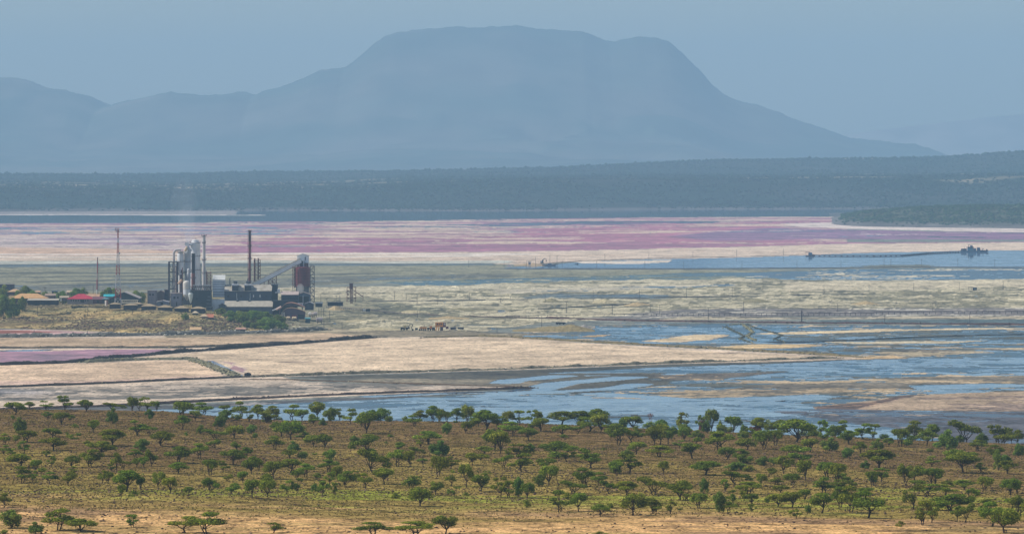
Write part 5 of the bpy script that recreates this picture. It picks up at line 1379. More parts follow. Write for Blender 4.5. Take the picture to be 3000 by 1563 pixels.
# gantry and dark corrugated building below it
t = thing('pipe_gantry', 'horizontal pipe gantry on legs above the dark building', 'gantry', base(590, 850, 3250))
m = MB(); m.pbox(3250, 564, 617, 834, 836.5, 2); m.pbox(3250, 566, 616, 843, 844.2, 2); m.build('deck', pg, t)
for a in (566, 574, 583, 592, 601, 610, 616): MB().pbox(3250, a - .45, a + .45, 836, 852, .4, .2).build('leg', ps, t)
m = MB()
for k in range(9): a = 566 + 5.6 * k; m.tube(pt(a, 836, 3250), pt(a + 5.6, 849, 3250), .12, None, 4)
m.build('bracing', ps, t)
for p, rgb in ((838, (190, 190, 196)), (840.5, (130, 90, 88))): MB().tube(pt(565, p, 3251), pt(616, p, 3251), .22, None, 6).build('pipe', paint(rgb, .5), t)
B('corrugated_shed', 'dark teal corrugated shed below the pipe gantry', 562.5, 617, 850, 852, 899, 3250, 14, 'flat', (58, 70, 78), (86, 88, 96), roof_kw='sheet', wins=[(575, 579, 872, 877)])
t = thing('cooling_cone', 'white flared vessel edge between hopper and dark shed', 'tank', base(560, 895, 3249))
MB().lathe(X(558.5, 3249), 3250, [(.3, Z(888, 3249)), (1.3, Z(872, 3249)), (1.6, Z(862, 3249)), (1.2, Z(857, 3249))], 14).build('shell', paint((206, 214, 212), .6, .1), t)
# right hand small frames
t = thing('stair_scaffold', 'slender rusty stair frame right of the grey chimney', 'steel frame', base(612, 850, 3262))
lg = []; m = MB(); lattice_tower(m, 606, 617.5, 606, 617.5, 797, 852, 3262, 4, 6, .14, lg)
for l_ in lg: l_.build('leg', pr, t)
m.build('bracing', pr, t, kind='stuff')
MB().tube(pt(617.3, 797, 3262), pt(617.3, 787, 3262), .1, None, 5).build('rod', ps, t)
t = thing('plant_tangle', 'dark conical screen stack between dark shed and white tower', 'machine', base(612, 905, 3243))
D = 3243
for k, (a, b, p, q) in enumerate(((604, 622, 898, 908), (606, 620, 888, 898), (607, 619, 878, 888), (609, 616, 868, 878))):
    MB().pbox(D, a, b, p + 1.2, q, 3, k * .2).build('tray', paint((54, 58, 70), .8, .2), t); MB().pbox(D, a - 1, b + 1, p, p + 1.2, 3.5, k * .2 - .2).build('rim', paint((110, 120, 124), .6, .2), t)

# white tower block
t = thing('white_block', 'tall white clad tower block with a lit sloping roof', 'building', base(641, 880, 3262))
D = 3262
MB().pbox(D, 623, 658.5, 819, 870, 9).build('wall', paint((226, 232, 238), .7, .08, .3), t)
m = MB(); m.slab([(X(622, D), D - .3, Z(819, D)), (X(659.5, D), D - .3, Z(819, D)), (X(659.5, D), D + 5, Z(804.8, D + 5)), (X(622, D), D + 5, Z(804.8, D + 5))], .25); m.build('roof', paint((220, 222, 220), .6, .08, .4, stripe=.5), t)
for k, p in enumerate((825, 831, 838, 846, 854, 861)):
    MB().pbox(D, 622.3, 659, p, p + 1.3, .35, -.33).build('ledge', paint((112, 124, 140), .7, .1), t)
B('white_slab', 'flat pale wall below the white tower block', 621, 657, 876, 877, 907, 3252, 6, 'flat', (222, 228, 234), (220, 224, 228), wins=())
B('gabled_annex', 'small dark gabled annex left of the long warehouse', 641, 659.5, 888, 893, 917, 3238, 9, 'gy', (56, 66, 80), (92, 98, 112))
t = thing('lean_to', 'sloping pale lean-to roof running down to the bushes', 'shed', base(632, 914, 3238))
m = MB(); D = 3238; m.slab([pt(622, 911, D), pt(641, 899, D), (X(641, D), D + 8, Z(899, D)), (X(622, D), D + 8, Z(911, D))], .25); m.build('roof', paint((186, 190, 196), .6), t)
MB().prism([(X(622, D), Z(916, D)), (X(640.5, D), Z(916, D)), (X(640.5, D), Z(900.5, D)), (X(622, D), Z(912, D))], D + .2, D + 7.8).build('wall', paint((60, 72, 88)), t)

# main building with two roof towers
D = 3256
t = thing('main_building', 'long dark main works building with pale sheet roof', 'building', base(726, 900, D))
MB().pbox(D, 657.5, 795, 851, 882, 16).build('wall', paint((64, 76, 94), .8, .14, .3), t)
m = MB(); m.slab([(X(656.8, D), D - .4, Z(851.5, D)), (X(796, D), D - .4, Z(851.5, D)), (X(796, D), D + 8, Z(833, D + 8)), (X(656.8, D), D + 8, Z(833, D + 8))], .25)
m.slab([(X(656.8, D), D + 8, Z(833, D + 8)), (X(796, D), D + 8, Z(833, D + 8)), (X(796, D), D + 16.3, Z(845, D + 8)), (X(656.8, D), D + 16.3, Z(845, D + 8))], .25)
m.build('roof', paint((188, 182, 172), .6, .16, .3, stripe=.4, dirt=(150, 142, 124)), t)
MB().prism([(D, Z(851, D)), (D + 16, Z(851, D)), (D + 8, Z(834, D))], 0, 0.01)
for s_ in (657.5, 794.6):
    m = MB(); xx = X(s_, D)
    m.add([(xx, D, Z(851.3, D)), (xx, D + 16, Z(851.3, D)), (xx, D + 8, Z(834.5, D)), (xx + .2, D, Z(851.3, D)), (xx + .2, D + 16, Z(851.3, D)), (xx + .2, D + 8, Z(834.5, D))], [(0, 1, 2), (5, 4, 3), (0, 3, 4, 1), (1, 4, 5, 2), (2, 5, 3, 0)])
    m.build('gable', paint((60, 70, 86)), t)
for a, b, white in ((666, 671, 0), (704.5, 709, 0), (741.5, 744, 1), (760.5, 763, 1), (778, 781, 0)):
    MB().pbox(D, a, b, 864 - white, 870, .2, -.12).build('window', paint((214, 216, 220) if white else (34, 42, 54), .4, .05), t)
for a, b, l in ((680, 697.5, 'left dark roof tower of the main building with a white cap'), (716.5, 734.5, 'right dark roof tower of the main building with a white cap')):
    q = MB().pbox(D, a, b, 836, 851, 7, -.5).build('roof_tower', paint((50, 60, 78), .8, .12, .3), t)
    MB().pbox(D, a - 1, b + .6, 831.5, 836, 8, -.9).build('cap', paint((212, 216, 222), .6, .05), q)
    MB().lathe(X((a + b) / 2, D), D + 3, [(1.1, Z(831.5, D)), (1.2, Z(825.5, D)), (1.5, Z(825, D)), (1.5, Z(823.6, D)), (.4, Z(822.8, D))], 14).build('vent', paint((70, 76, 88)), q)
for a, l in ((671.5, 'vent'), (724, 'vent')):
    m = MB(); z0_ = Z(833, D); zt_ = Z(817, D)
    m.tube((X(a, D), D + 8, z0_ - 1), (X(a, D), D + 8, zt_), .32, None, 8); m.tube((X(a, D), D + 8, zt_), (X(a + 2, D), D + 8, zt_ + .5), .3, None, 8)
    m.build('vent_pipe', paint((60, 66, 80)), t)
for a in (693.5, 733): 
    m = MB(); m.tube(pt(a, 858, D - .5), pt(a, 880, D - .5), .22, None, 6); m.build('downpipe', paint((150, 158, 168)), t)
B('warehouse', 'long front warehouse with a pale sheet roof and wide dark door', 658.5, 797, 880.5, 897.5, 920, 3240, 14, 'gx', (86, 98, 116), (186, 178, 162), roof_kw='sheet', doors=[(702.5, 737, 906, 920)], wins=())
for a in (696, 731):
    t = thing('roof_vent', '%s dark roof vent on the warehouse ridge' % ('left' if a < 700 else 'right'), 'vent', base(a, 883, 3246)); MB().pbox(3246, a - 3.5, a + 3.5, 880, 882.6, 2).build('hood', paint((60, 66, 74)), t); MB().pbox(3246, a - .8, a + .8, 872, 880, .4).build('pipe', paint((140, 146, 156)), t)

# red chimney with ladder cage and platforms
D = 3300
t = thing('red_chimney', 'tall slim dark red chimney with ladder cage and platforms', 'chimney', base(731.5, 880, D))
w = 3.4 * D / F
MB().lathe(X(731.5, D), D, [(w * 1.15, Z(880, D)), (w * 1.05, Z(790, D)), (w, Z(676, D)), (w * 1.1, Z(674, D))], 16).build('shaft', paint((122, 62, 66), .75, .22, .12), t)
MB().lathe(X(731.5, D), D, [(w * 1.06, Z(706, D)), (w * 1.04, Z(676, D))], 16).build('dark_top', paint((66, 40, 50), .75, .2, .3), t)
for p in (678, 721, 758, 791):
    MB().lathe(X(731.5, D), D, [(w * 1.8, Z(p, D) - .1), (w * 1.8, Z(p, D) + .15)], 16).build('platform', ps, t)
    m = MB()
    for k in range(8):
        aa = k * math.pi / 4; m.tube((X(731.5, D) + w * 1.75 * math.cos(aa), D + w * 1.75 * math.sin(aa), Z(p, D)), (X(731.5, D) + w * 1.75 * math.cos(aa), D + w * 1.75 * math.sin(aa), Z(p, D) + 1.2), .05, None, 4)
    m.build('railing', ps, t, kind='stuff')
for a, nm in ((736.6, 'ladder'), (726.8, 'ladder')):
    m = MB()
    for dx in (-.35, .35): m.tube((X(a, D) + dx, D - .2, Z(830, D)), (X(a, D) + dx, D - .2, Z(680, D)), .05, None, 4)
    for k in range(50): zz = Z(830, D) + k * .66; m.tube((X(a, D) - .35, D - .2, zz), (X(a, D) + .35, D - .2, zz), .04, None, 4)
    m.build(nm, pr, t)
# twin lattice stack
t = thing('twin_stack', 'pair of thin dark stacks inside a rusty lattice tower', 'chimney', base(753, 850, 3305))
lg = []; m = MB(); lattice_tower(m, 744, 762, 744, 762, 760, 850, 3305, 3.6, 9, .12, lg)
for l_ in lg: l_.build('leg', pr, t)
m.build('bracing', pr, t, kind='stuff')
for a in (746.5, 756.5): MB().tube(pt(a, 850, 3307), pt(a, 756, 3307), .42, None, 10).build('stack', paint((84, 60, 66), .8, .2), t)

# conveyor gallery to the head house
D = 3288
t = thing('conveyor_gallery', 'long sloping enclosed conveyor gallery rising to the head house', 'conveyor', base(810, 850, D))
a, b = Vector(pt(737, 833, D)), Vector(pt(880, 760, D))
d = (b - a).normalized(); up = Vector((-d.z, 0, d.x))
def beam(a, b, hw, lo, hi):
    vs = []
    for p in (a, b):
        for s_ in (-hw, hw):
            for u in (lo, hi): vs.append(p + Vector((0, s_, 0)) + up * u)
    return vs
fsb = [(0, 1, 3, 2), (4, 6, 7, 5), (0, 4, 5, 1), (2, 3, 7, 6), (1, 5, 7, 3), (0, 2, 6, 4)]
MB().add(beam(a, b, 1.5, -2.1, .35), fsb).build('gallery', paint((236, 238, 240), .7, .06, .4), t)
MB().add(beam(a, b, 1.8, .36, .95), fsb).build('roof', paint((218, 208, 188), .6, .1, .4), t)
MB().add(beam(a, b, 1.7, -2.4, -2.12), fsb).build('stringer', paint((96, 78, 88), .7, .1, .4), t)
for k, (px_, p0, p1) in enumerate(((774, 819, 846), (786, 812, 846), (798, 806, 848), (810, 800, 850))):
    for dy in (-1.2, 1.2): MB().tube((X(px_, D), D + dy, Z(p1, D)), (X(px_, D), D + dy, Z(p0, D)), .16, None, 5).build('leg', pr, t)
m = MB()
for q0, q1 in ((786, 798), (798, 810)):
    for p in (812, 824, 836): 
        for dy in (-1.2, 1.2):
            m.tube((X(q0, D), D + dy, Z(p, D)), (X(q1, D), D + dy, Z(p + 12, D)), .09, None, 4); m.tube((X(q1, D), D + dy, Z(p, D)), (X(q0, D), D + dy, Z(p + 12, D)), .09, None, 4); m.tube((X(q0, D), D + dy, Z(p, D)), (X(q1, D), D + dy, Z(p, D)), .08, None, 4)
m.build('bracing', pr, t, kind='stuff')
# head house
D = 3290
t = thing('head_house', 'pale gabled head house on top of the red silo', 'building', base(887, 781, D))
m = MB(); m.prism([(X(870.5, D), Z(781, D)), (X(904, D), Z(781, D)), (X(904, D), Z(748.8, D)), (X(887.5, D), Z(743, D)), (X(870.5, D), Z(748.8, D))], D, D + 7); m.build('wall', paint((226, 232, 238), .7, .08, .4), t)
m = MB(); quadroof(m, X(870.5, D), X(904, D), D, D + 7, Z(748.3, D), Z(742.2, D), 'gy', .2); m.build('roof', paint((200, 192, 184), .6), t)
MB().pbox(D, 876, 891.5, 762, 781, 3, -3.2).build('porch', paint((196, 202, 206), .6, .08), t)
MB().pbox(D, 880, 888.5, 764, 780, .2, -3.35).build('door', paint((34, 46, 60)), t)
MB().pbox(D, 893, 896, 752, 762, .2, -.15).build('window', paint((90, 100, 120)), t)
MB().pbox(D, 892, 903.5, 770, 780.5, 2, -2.2).build('hoist', paint((96, 70, 80)), t)
# silo
D = 3284
t = thing('red_silo', 'big dark red cylindrical silo in a steel frame', 'silo', base(885, 885, D))
cx_, w_ = X(884.5, D), 22.8 * D / F
MB().lathe(cx_, D + w_, [(w_ * .96, Z(842, D)), (w_, Z(839, D)), (w_, Z(783, D)), (w_ * .3, Z(780.5, D))], 32).build('drum', paint((118, 54, 66), .7, .2, .25), t)
for p in (790, 799, 808, 817, 826, 835): MB().lathe(cx_, D + w_, [(w_ * 1.012, Z(p, D)), (w_ * 1.012, Z(p - .8, D))], 32).build('hoop', paint((92, 42, 52)), t)
MB().lathe(cx_, D + w_, [(w_ * 1.12, Z(841, D)), (w_ * 1.12, Z(839, D))], 24).build('deck', ps, t)
for a in (857, 862, 872, 884, 896, 907): MB().pbox(D, a - .5, a + .5, 840, 886, .4, -.2).build('leg', paint((128, 120, 122)), t)
for a in (856.5, 862.5):
    MB().pbox(D, a - .45, a + .45, 779, 842, .4, .5).build('post', pr, t)
m = MB()
for k in range(6):
    p = 781 + k * 10; m.tube(pt(856.5, p, D), pt(862.5, p + 10, D), .12, None, 4); m.tube(pt(862.5, p, D), pt(856.5, p + 10, D), .12, None, 4); m.tube(pt(855.5, p, D), pt(864, p, D), .12, None, 4)
for k in range(3): m.tube(pt(863, 790 + 16 * k, D - .6), pt(874, 806 + 16 * k, D - .6), .14, None, 4)
m.build('bracing', pr, t, kind='stuff')
MB().pbox(D, 866, 904, 843, 862, 9, 2).build('skirt', paint((116, 118, 126), .8, .2, .4), t)
m = MB(); m.box(X(856, D), X(921, D), D + .1, D + .3, Z(781.4, D), Z(780.4, D)); m.box(X(856, D), X(921, D), D + .1, D + .3, Z(776.6, D), Z(776, D)); m.build('top_rail', pr, t)
t = thing('stair_tower', 'dark lattice stair tower at the right of the red silo', 'stair tower', base(915, 885, 3280))
lg = []; m = MB(); lattice_tower(m, 909, 920.5, 909, 920.5, 779, 885, 3280, 3.2, 12, .14, lg, False)
for l_ in lg: l_.build('leg', ps, t)
for k in range(12):
    p = 781 + k * 8.7; a0, a1 = (909.5, 920) if k % 2 else (920, 909.5)
    m.tube(pt(a0, p, 3281), pt(a1, p + 8.7, 3281), .2, None, 4)
m.build('flights', ps, t)

# sheds right of the main building
B('dark_annex', 'dark stepped annex joining the main building', 795, 812, 833, 834, 885, 3262, 12, 'flat', (46, 56, 72), (70, 76, 90))
t = thing('white_tank', 'small white box on the dark annex roof', 'tank', base(816, 858, 3258)); MB().pbox(3258, 812, 820, 846, 855, 2.5).build('box', plt, t); MB().pbox(3258, 806, 822, 855, 858, 3, -.2).build('base', pg, t)
B('mid_shed', 'shed with pale panelled roof between main building and silo', 824, 873, 852.5, 862.5, 892, 3254, 12, 'gx', (46, 58, 74), (196, 178, 170))
B('silo_shed', 'grey gabled shed in front of the silo legs', 872, 908, 855, 861.5, 893, 3256, 8, 'gy', (84, 98, 116), (176, 160, 156), doors=[(876, 905, 868, 890)])
B('dark_gallery', 'dark low building behind the arched shed', 797, 870, 880, 882, 918, 3246, 10, 'flat', (34, 42, 56), (50, 58, 72))
t = thing('feed_chute', 'pale slanting pipe chute left of the arched shed', 'chute', base(808, 925, 3236))
m = MB(); m.tube(pt(798, 909, 3236), pt(809, 905, 3236), .4, None, 7); m.build('lower_pipe', pg, t)
MB().tube(pt(809, 906.5, 3236), pt(824, 898, 3236), .75, None, 8).build('chute', paint((214, 190, 182)), t); MB().pbox(3236, 819, 820.6, 903, 930, .4).build('leg', paint((150, 110, 110)), t)
# arched shed
D = 3226
t = thing('arched_shed', 'brown arched roof shed with white columns and dark door', 'shed', base(858, 932, D))
def arch(px0, px1, pe, pc, n=12, skew=.38):
    P = []
    for k in range(n + 1):
        s_ = k / n; ss = s_ ** (math.log(.5) / math.log(skew)); P.append((X(px0 + (px1 - px0) * s_, D), Z(pe - (pe - pc) * math.sin(math.pi * ss) ** .9, D)))
    return P
A = arch(827, 895, 913, 901)
m = MB(); m.prism([(X(829, D), Z(934, D)), (X(893, D), Z(934, D))] + [(min(max(x, X(829, D)), X(893, D)), z - .1) for x, z in A[::-1]], D, D + 9); m.build('wall', paint((92, 74, 92), .8, .12, .4), t)
def vault(A, y0, y1, th, zo=0):
    m = MB()
    for (x0_, z0_), (x1_, z1_) in zip(A[:-1], A[1:]): m.slab([(x0_, y0, z0_ + zo), (x1_, y0, z1_ + zo), (x1_, y1, z1_ + zo), (x0_, y1, z0_ + zo)], th)
    return m
vault(A, D - .6, D + 4, .25, .12).build('front_roof', paint((196, 158, 126), .7, .1, .5), t)
A2 = [(x, z + 2.1) for x, z in arch(823.5, 893, 911, 896, 12)]
vault(A2, D + 4.01, D + 16, .25, .0).build('rear_roof', paint((176, 130, 112), .7, .12, .5, stripe=.5), t)
MB().prism([(x, z - .3) for x, z in A2[::-1]][1:-1], D + 5, D + 15).build('rear_gable', paint((70, 66, 80)), t)
for a in (826, 829.5, 833.5): MB().pbox(D, a - .9, a + .9, 914, 933, .5, -.3).build('column', paint((206, 200, 192), .7, .06), t)
MB().pbox(D, 872.5, 890.5, 921, 934, .3, -.12).build('door', paint((28, 42, 58)), t)
MB().pbox(D, 855, 870.5, 922, 933, .3, -.13).build('red_panel', paint((122, 52, 72)), t)
# tanks
def htank(label, px0, px1, p0, p1, D, rgb, legs=True, ribs=0, group='horizontal storage tanks near the arched shed'):
    r = (p1 - p0) / 2 * D / F; z = Z((p0 + p1) / 2, D)
    t = thing('storage_tank', label, 'tank', base((px0 + px1) / 2, p1 + 3, D), group)
    x0_, x1_ = X(px0, D), X(px1, D)
    MB().tube((x0_ + .35, D + r, z), (x1_ - .35, D + r, z), r, None, 16).build('shell', paint(rgb, .6, .1, .8), t)
    for s_, e_ in ((x0_ + .36, x0_), (x1_ - .36, x1_)): MB().tube((s_, D + r, z), (e_, D + r, z), r * .98, r * .6, 16).build('end_cap', paint(rgb, .6, .1, .8), t)
    if legs:
        for a in (x0_ + .6, x1_ - .8): MB().box(a, a + .3, D + r * .4, D + r * 1.6, z - r - .7, z - r * .7).build('saddle', ps, t)
    for k in range(ribs): xx = x0_ + (x1_ - x0_) * (k + .5) / ribs; MB().tube((xx, D + r, z), (xx + .15, D + r, z), r * 1.05, None, 16).build('rib', pg, t)
htank('leftmost short cream tank before the arched shed', 829.5, 837, 926, 934, 3218, (214, 192, 160))
htank('middle cream tank before the arched shed', 839, 851, 926.5, 935, 3216, (220, 196, 160))
htank('right cream tank before the arched shed door', 855, 869, 927, 936, 3214, (224, 200, 160))
t = thing('rail_flatcar', 'low dark rail wagon bed under the cream tanks', 'wagon', base(850, 940, 3213)); MB().pbox(3213, 828, 880, 936.5, 938.2, 2.4).build('bed', ps, t)
for a in (834, 842, 862, 872): MB().tube((X(a, 3213), 3213.2, Z(939, 3213)), (X(a, 3213), 3215, Z(939, 3213)), .35, None, 10).build('wheel', paint((40, 38, 40)), t)
for i, (a, b, p0, p1, rgb) in enumerate(((903, 912, 914, 924, (216, 210, 200)), (911, 920, 915, 926, (196, 180, 170)), (918, 930, 913, 925, (170, 160, 158)))):
    htank(('left', 'middle', 'right')[i] + ' grey white tank in the cluster right of the arched shed', a, b, p0, p1, 3226, rgb)
htank('big ribbed grey tank beside the lake track', 926, 945, 929, 944, 3196, (150, 134, 132), True, 5)
B('hut', 'little hut with a teal roof before the tank cluster', 894.5, 908, 929, 932.5, 944, 3200, 3, 'gx', (58, 84, 96), (84, 150, 160))
B('bund', 'low pale concrete trough left of the teal roofed hut', 877, 894, 936, 936.6, 943, 3200, 3, 'flat', (196, 184, 150), (206, 190, 150), cat='trough')
B('shed', 'dark gabled shed behind the tank cluster', 893, 918, 883.5, 889, 905, 3236, 7, 'gy', (56, 66, 82), (166, 168, 180))
B('shed', 'dark low shed right of the stair tower', 924, 944, 884, 888, 896, 3244, 6, 'mono', (52, 60, 74), (96, 104, 112))
B('shed', 'long dark low shed out toward the quarry', 960, 1004, 884.5, 886, 893, 3290, 5, 'flat', (40, 54, 78), (84, 92, 110))
t = thing('hammerhead_duct', 'white T shaped duct behind the arched shed', 'duct', base(886, 906, 3240)); MB().pbox(3240, 872, 887, 887, 889.6, 1).build('arm', plt, t); MB().pbox(3240, 884, 886.6, 889.6, 908, .8).build('stem', plt, t)
t = thing('light_pole', 'thin pale pole beside the silo sheds', 'pole', base(887.6, 905, 3238)); MB().pbox(3238, 887.3, 888.3, 868, 906, .2).build('shaft', plt, t); MB().pbox(3238, 886, 889.5, 867, 868, .3).build('head', plt, t)
# clutter in the yard: pipes racks and drums, things one by one
random.seed(5)
for i in range(10):
    a = 799 + 2.5 * i; p = random.uniform(900, 932); D = DL(p, 4)
    t = thing('scrap_crate', '%s scrap crate from the left in the dark yard beside the arched shed' % ORD[i], 'crate', base(a, p, D), 'crates in the dark yard'); MB().pbox(D, a - 2.5, a + 2.5, p - random.uniform(2, 6), p + 1, 2).build('box', paint(random.choice(((90, 96, 110), (60, 56, 66), (150, 150, 156), (110, 70, 66))), .8, .15), t)
    MB().pbox(D, a - 2.8, a + 2.8, p - 7, p - 6.2, 2.2, -.1).build('lid', paint((70, 76, 88)), t)

# pipe rack bridge frame right of the tanks
t = thing('pipe_rack', 'dark open pipe rack right of the tank cluster', 'pipe rack', base(944, 925, 3232))
for a in (934, 941, 948): MB().pbox(3232, a - .5, a + .5, 902, 928, .4).build('leg', ps, t)
m = MB()
for p in (903, 911, 919): m.pbox(3232, 932, 953, p, p + .9, .3, .1)
m.build('beam', ps, t)
# hopper tower out in the quarry
D = 3480
t = thing('hopper_tower', 'rusty lattice hopper tower standing alone in the quarry', 'tower', base(1030, 886, D))
MB().pbox(D, 1023.5, 1034, 830.5, 846, 2.6).build('hopper', paint((110, 78, 88), .8, .2, .5), t)
MB().pbox(D, 1022, 1035.5, 829, 830.6, 3, -.2).build('roof', paint((80, 56, 70)), t)
for a in (1027.5, 1031.5): MB().pbox(D, a - 1.4, a + 1.4, 846, 888, .8, .5).build('column', pr, t)
lg = []; m = MB(); lattice_tower(m, 1016.5, 1042, 1016.5, 1042, 841, 884, D, 5, 4, .13, lg)
for l_ in lg: l_.build('leg', pr, t)
m.build('bracing', pr, t, kind='stuff')
MB().tube(pt(1042, 855, D), pt(1063, 868, D), .3, None, 5).build('chute', pr, t); MB().pbox(D, 1063, 1064.2, 856, 880, .3).build('prop', pr, t)
t = thing('water_tank', 'dark square water tank on a stand below the hopper tower', 'tank', base(1078, 913, 3380)); MB().pbox(3380, 1073, 1084, 904, 911.5, 2.2).build('tank', paint((40, 56, 80)), t)
for a in (1074, 1083): MB().pbox(3380, a - .4, a + .4, 911.5, 917, .3).build('leg', ps, t)
t = thing('dish', 'white round disc beside the square water tank', 'dish', base(1067, 912, 3382)); MB().tube((X(1067, 3382), 3382, Z(907.5, 3382)), (X(1067, 3382), 3382.5, Z(907.5, 3382)), .9, .8, 14).build('disc', plt, t); MB().pbox(3382, 1066.6, 1067.4, 911, 916, .2).build('post', ps, t)

# masts
D = 3248
t = thing('lattice_mast', 'tall red and white lattice telecom mast in the village', 'mast', base(343, 896, D))
def mx_(p):                                    # half width of the mast at a row
    return 1.6 + (9.2 - 1.6) * ((p - 690) / (893 - 690)) ** 1.25 if p > 690 else 1.6
rowsM = [893, 874, 858, 845, 832, 818, 804, 790, 777, 765, 753, 742, 731, 720, 710, 700, 690, 680, 672]
bands = [(893, 872, 'w'), (872, 846, 'r'), (846, 806, 'w'), (806, 776, 'r'), (776, 742, 'w'), (742, 712, 'r'), (712, 696, 'w'), (696, 672, 'r')]
cmap = {'r': paint((178, 74, 70), .7, .1), 'w': paint((200, 202, 206), .7, .08)}
for sx_, sy_ in ((-1, -1), (1, -1), (1, 1), (-1, 1)):
    for b0, b1, c in bands:
        P_ = lambda p: (X(345, D) + sx_ * mx_(p) * D / F, D + 2 + sy_ * mx_(p) * D / F, Z(p, D))
        pp = [b0] + [q for q in rowsM if b1 < q < b0] + [b1]
        m = MB()
        for q0, q1 in zip(pp[:-1], pp[1:]): m.tube(P_(q0), P_(q1), .13, None, 5)
        m.build('leg', cmap[c], t)
for b0, b1, c in bands:
    m = MB()
    for q0, q1 in zip(rowsM[:-1], rowsM[1:]):
        if not (b1 <= (q0 + q1) / 2 <= b0): continue
        C_ = lambda sx_, sy_, p: (X(345, D) + sx_ * mx_(p) * D / F, D + 2 + sy_ * mx_(p) * D / F, Z(p, D))
        for (u, v), (u2, v2) in (((-1, -1), (1, -1)), ((1, -1), (1, 1)), ((1, 1), (-1, 1)), ((-1, 1), (-1, -1))):
            m.tube(C_(u, v, q0), C_(u2, v2, q1), .08, None, 4); m.tube(C_(u2, v2, q0), C_(u, v, q1), .08, None, 4); m.tube(C_(u, v, q1), C_(u2, v2, q1), .08, None, 4)
    m.build('bracing', cmap[c], t, kind='stuff')
MB().pbox(D, 339.5, 349.5, 677.5, 678.6, 2.2, 1).build('platform', ps, t)
for a in (337.5, 340, 343.5, 347.5): MB().pbox(D, a - .7, a + .7, 667, 677, .3, .6).build('antenna', paint((150, 96, 110)), t)
MB().tube((X(350, D), D + .5, Z(741, D)), (X(350, D), D - .1, Z(741, D)), .55, .6, 12).build('dish', paint((190, 190, 194)), t)
D = 3330
t = thing('radio_mast', 'shorter slim red mast with side ladder left of the lattice mast', 'mast', base(285, 876, D))
for p0, p1, rgb in ((753, 767, (120, 90, 90)), (767, 800, (150, 60, 76)), (800, 818, (170, 150, 150)), (818, 848, (150, 64, 74)), (848, 880, (206, 206, 200))):
    MB().tube(pt(285.6 - (p0 - 753) * .02, p1, D), pt(285.8 - (p0 - 753) * .02, p0, D), .3 + (p0 - 753) * .001, None, 8).build('section', paint(rgb, .7, .1), t)
m = MB()
m.tube(pt(289.5, 876, D), pt(289, 765, D), .07, None, 4)
for k in range(24): m.tube(pt(285.4, 768 + 4.5 * k, D), pt(289.3, 768 + 4.5 * k, D), .05, None, 4)
m.build('ladder', paint((96, 110, 112)), t)

# poles: (foot column, foot row, height in photo pixels, crossarm)
POLES = {
 'near bank of the blue channel': [(1542, 787, 24, 0), (1569, 788, 36, 0), (1647, 787, 23, 0), (1748, 787, 23, 0), (1889, 787, 21, 0), (2003, 787, 22, 0), (2174, 786, 21, 0), (2335, 784, 21, 0), (2464, 782, 19, 0), (2590, 782, 24, 1), (2610, 782, 24, 1), (2700, 782, 24, 1), (2806, 782, 26, 1), (2914, 782, 23, 1)],
 'far bank of the blue channel': [(1373, 783, 23, 0), (1477, 781, 20, 0), (1611, 770, 22, 0), (1632, 770, 22, 0), (1772, 764, 22, 0), (1901, 758, 19, 0), (2030, 754, 18, 0), (2158, 750, 19, 0), (2295, 748, 19, 0)],
 'track across the middle quarry': [(996, 902, 38, 0), (1156, 878, 26, 1), (1190, 878, 20, 0), (1375, 878, 20, 0), (1466, 890, 17, 1), (1495, 878, 12, 0), (1597, 884, 26, 0), (1738, 879, 28, 0), (1873, 876, 28, 0), (2011, 872, 28, 0), (2145, 870, 30, 0), (2414, 863, 30, 0), (2546, 859, 28, 0), (2677, 855, 28, 0), (2810, 853, 26, 0), (2939, 849, 26, 0)],
 'rail bank across the lower quarry': [(1222, 890, 28, 1), (1283, 891, 20, 1), (1223, 932, 24, 0), (1587, 960, 32, 0), (1660, 915, 33, 1), (1794, 924, 32, 1), (1905, 915, 22, 1), (1933, 923, 30, 0), (2075, 935, 32, 0), (2178, 915, 30, 1), (2453, 914, 28, 0), (2733, 913, 28, 0), (2592, 949, 30, 0), (2841, 951, 34, 0)],
 'village hill slope': [(132, 868, 26, 1), (170, 892, 30, 1), (221, 868, 18, 0), (257, 922, 28, 0), (110, 925, 26, 0), (388, 920, 20, 0), (185, 872, 22, 0), (273, 876, 40, 0), (256, 992, 26, 0), (100, 988, 22, 0), (300, 862, 14, 0)],
 'works yard': [(893, 905, 30, 0), (940, 898, 30, 0), (958, 897, 22, 1), (985, 898, 30, 1), (966, 940, 26, 0), (949, 962, 22, 0), (1002, 962, 18, 0), (1456, 974, 16, 0)]}
pole_m = paint((74, 66, 72), .9, .12, 2)
_pole = {}
def pole_mesh(h, arm):
    key = (round(h), arm)
    if key not in _pole:
        a = MB().tube((0, 0, -.4), (0, 0, h), .17, .12, 6); mp_ = bpy.data.meshes.new('pole_shaft'); mp_.from_pydata(a.v, [], a.f); mp_.materials.append(pole_m)
        b = MB().box(-1.1, 1.1, -.08, .08, h - .55, h - .35); b.box(-.9, -.8, -.05, .05, h - .35, h - .1); b.box(.8, .9, -.05, .05, h - .35, h - .1); mc_ = bpy.data.meshes.new('pole_arm'); mc_.from_pydata(b.v, [], b.f); mc_.materials.append(pole_m)
        _pole[key] = (mp_, mc_)
    return _pole[key]
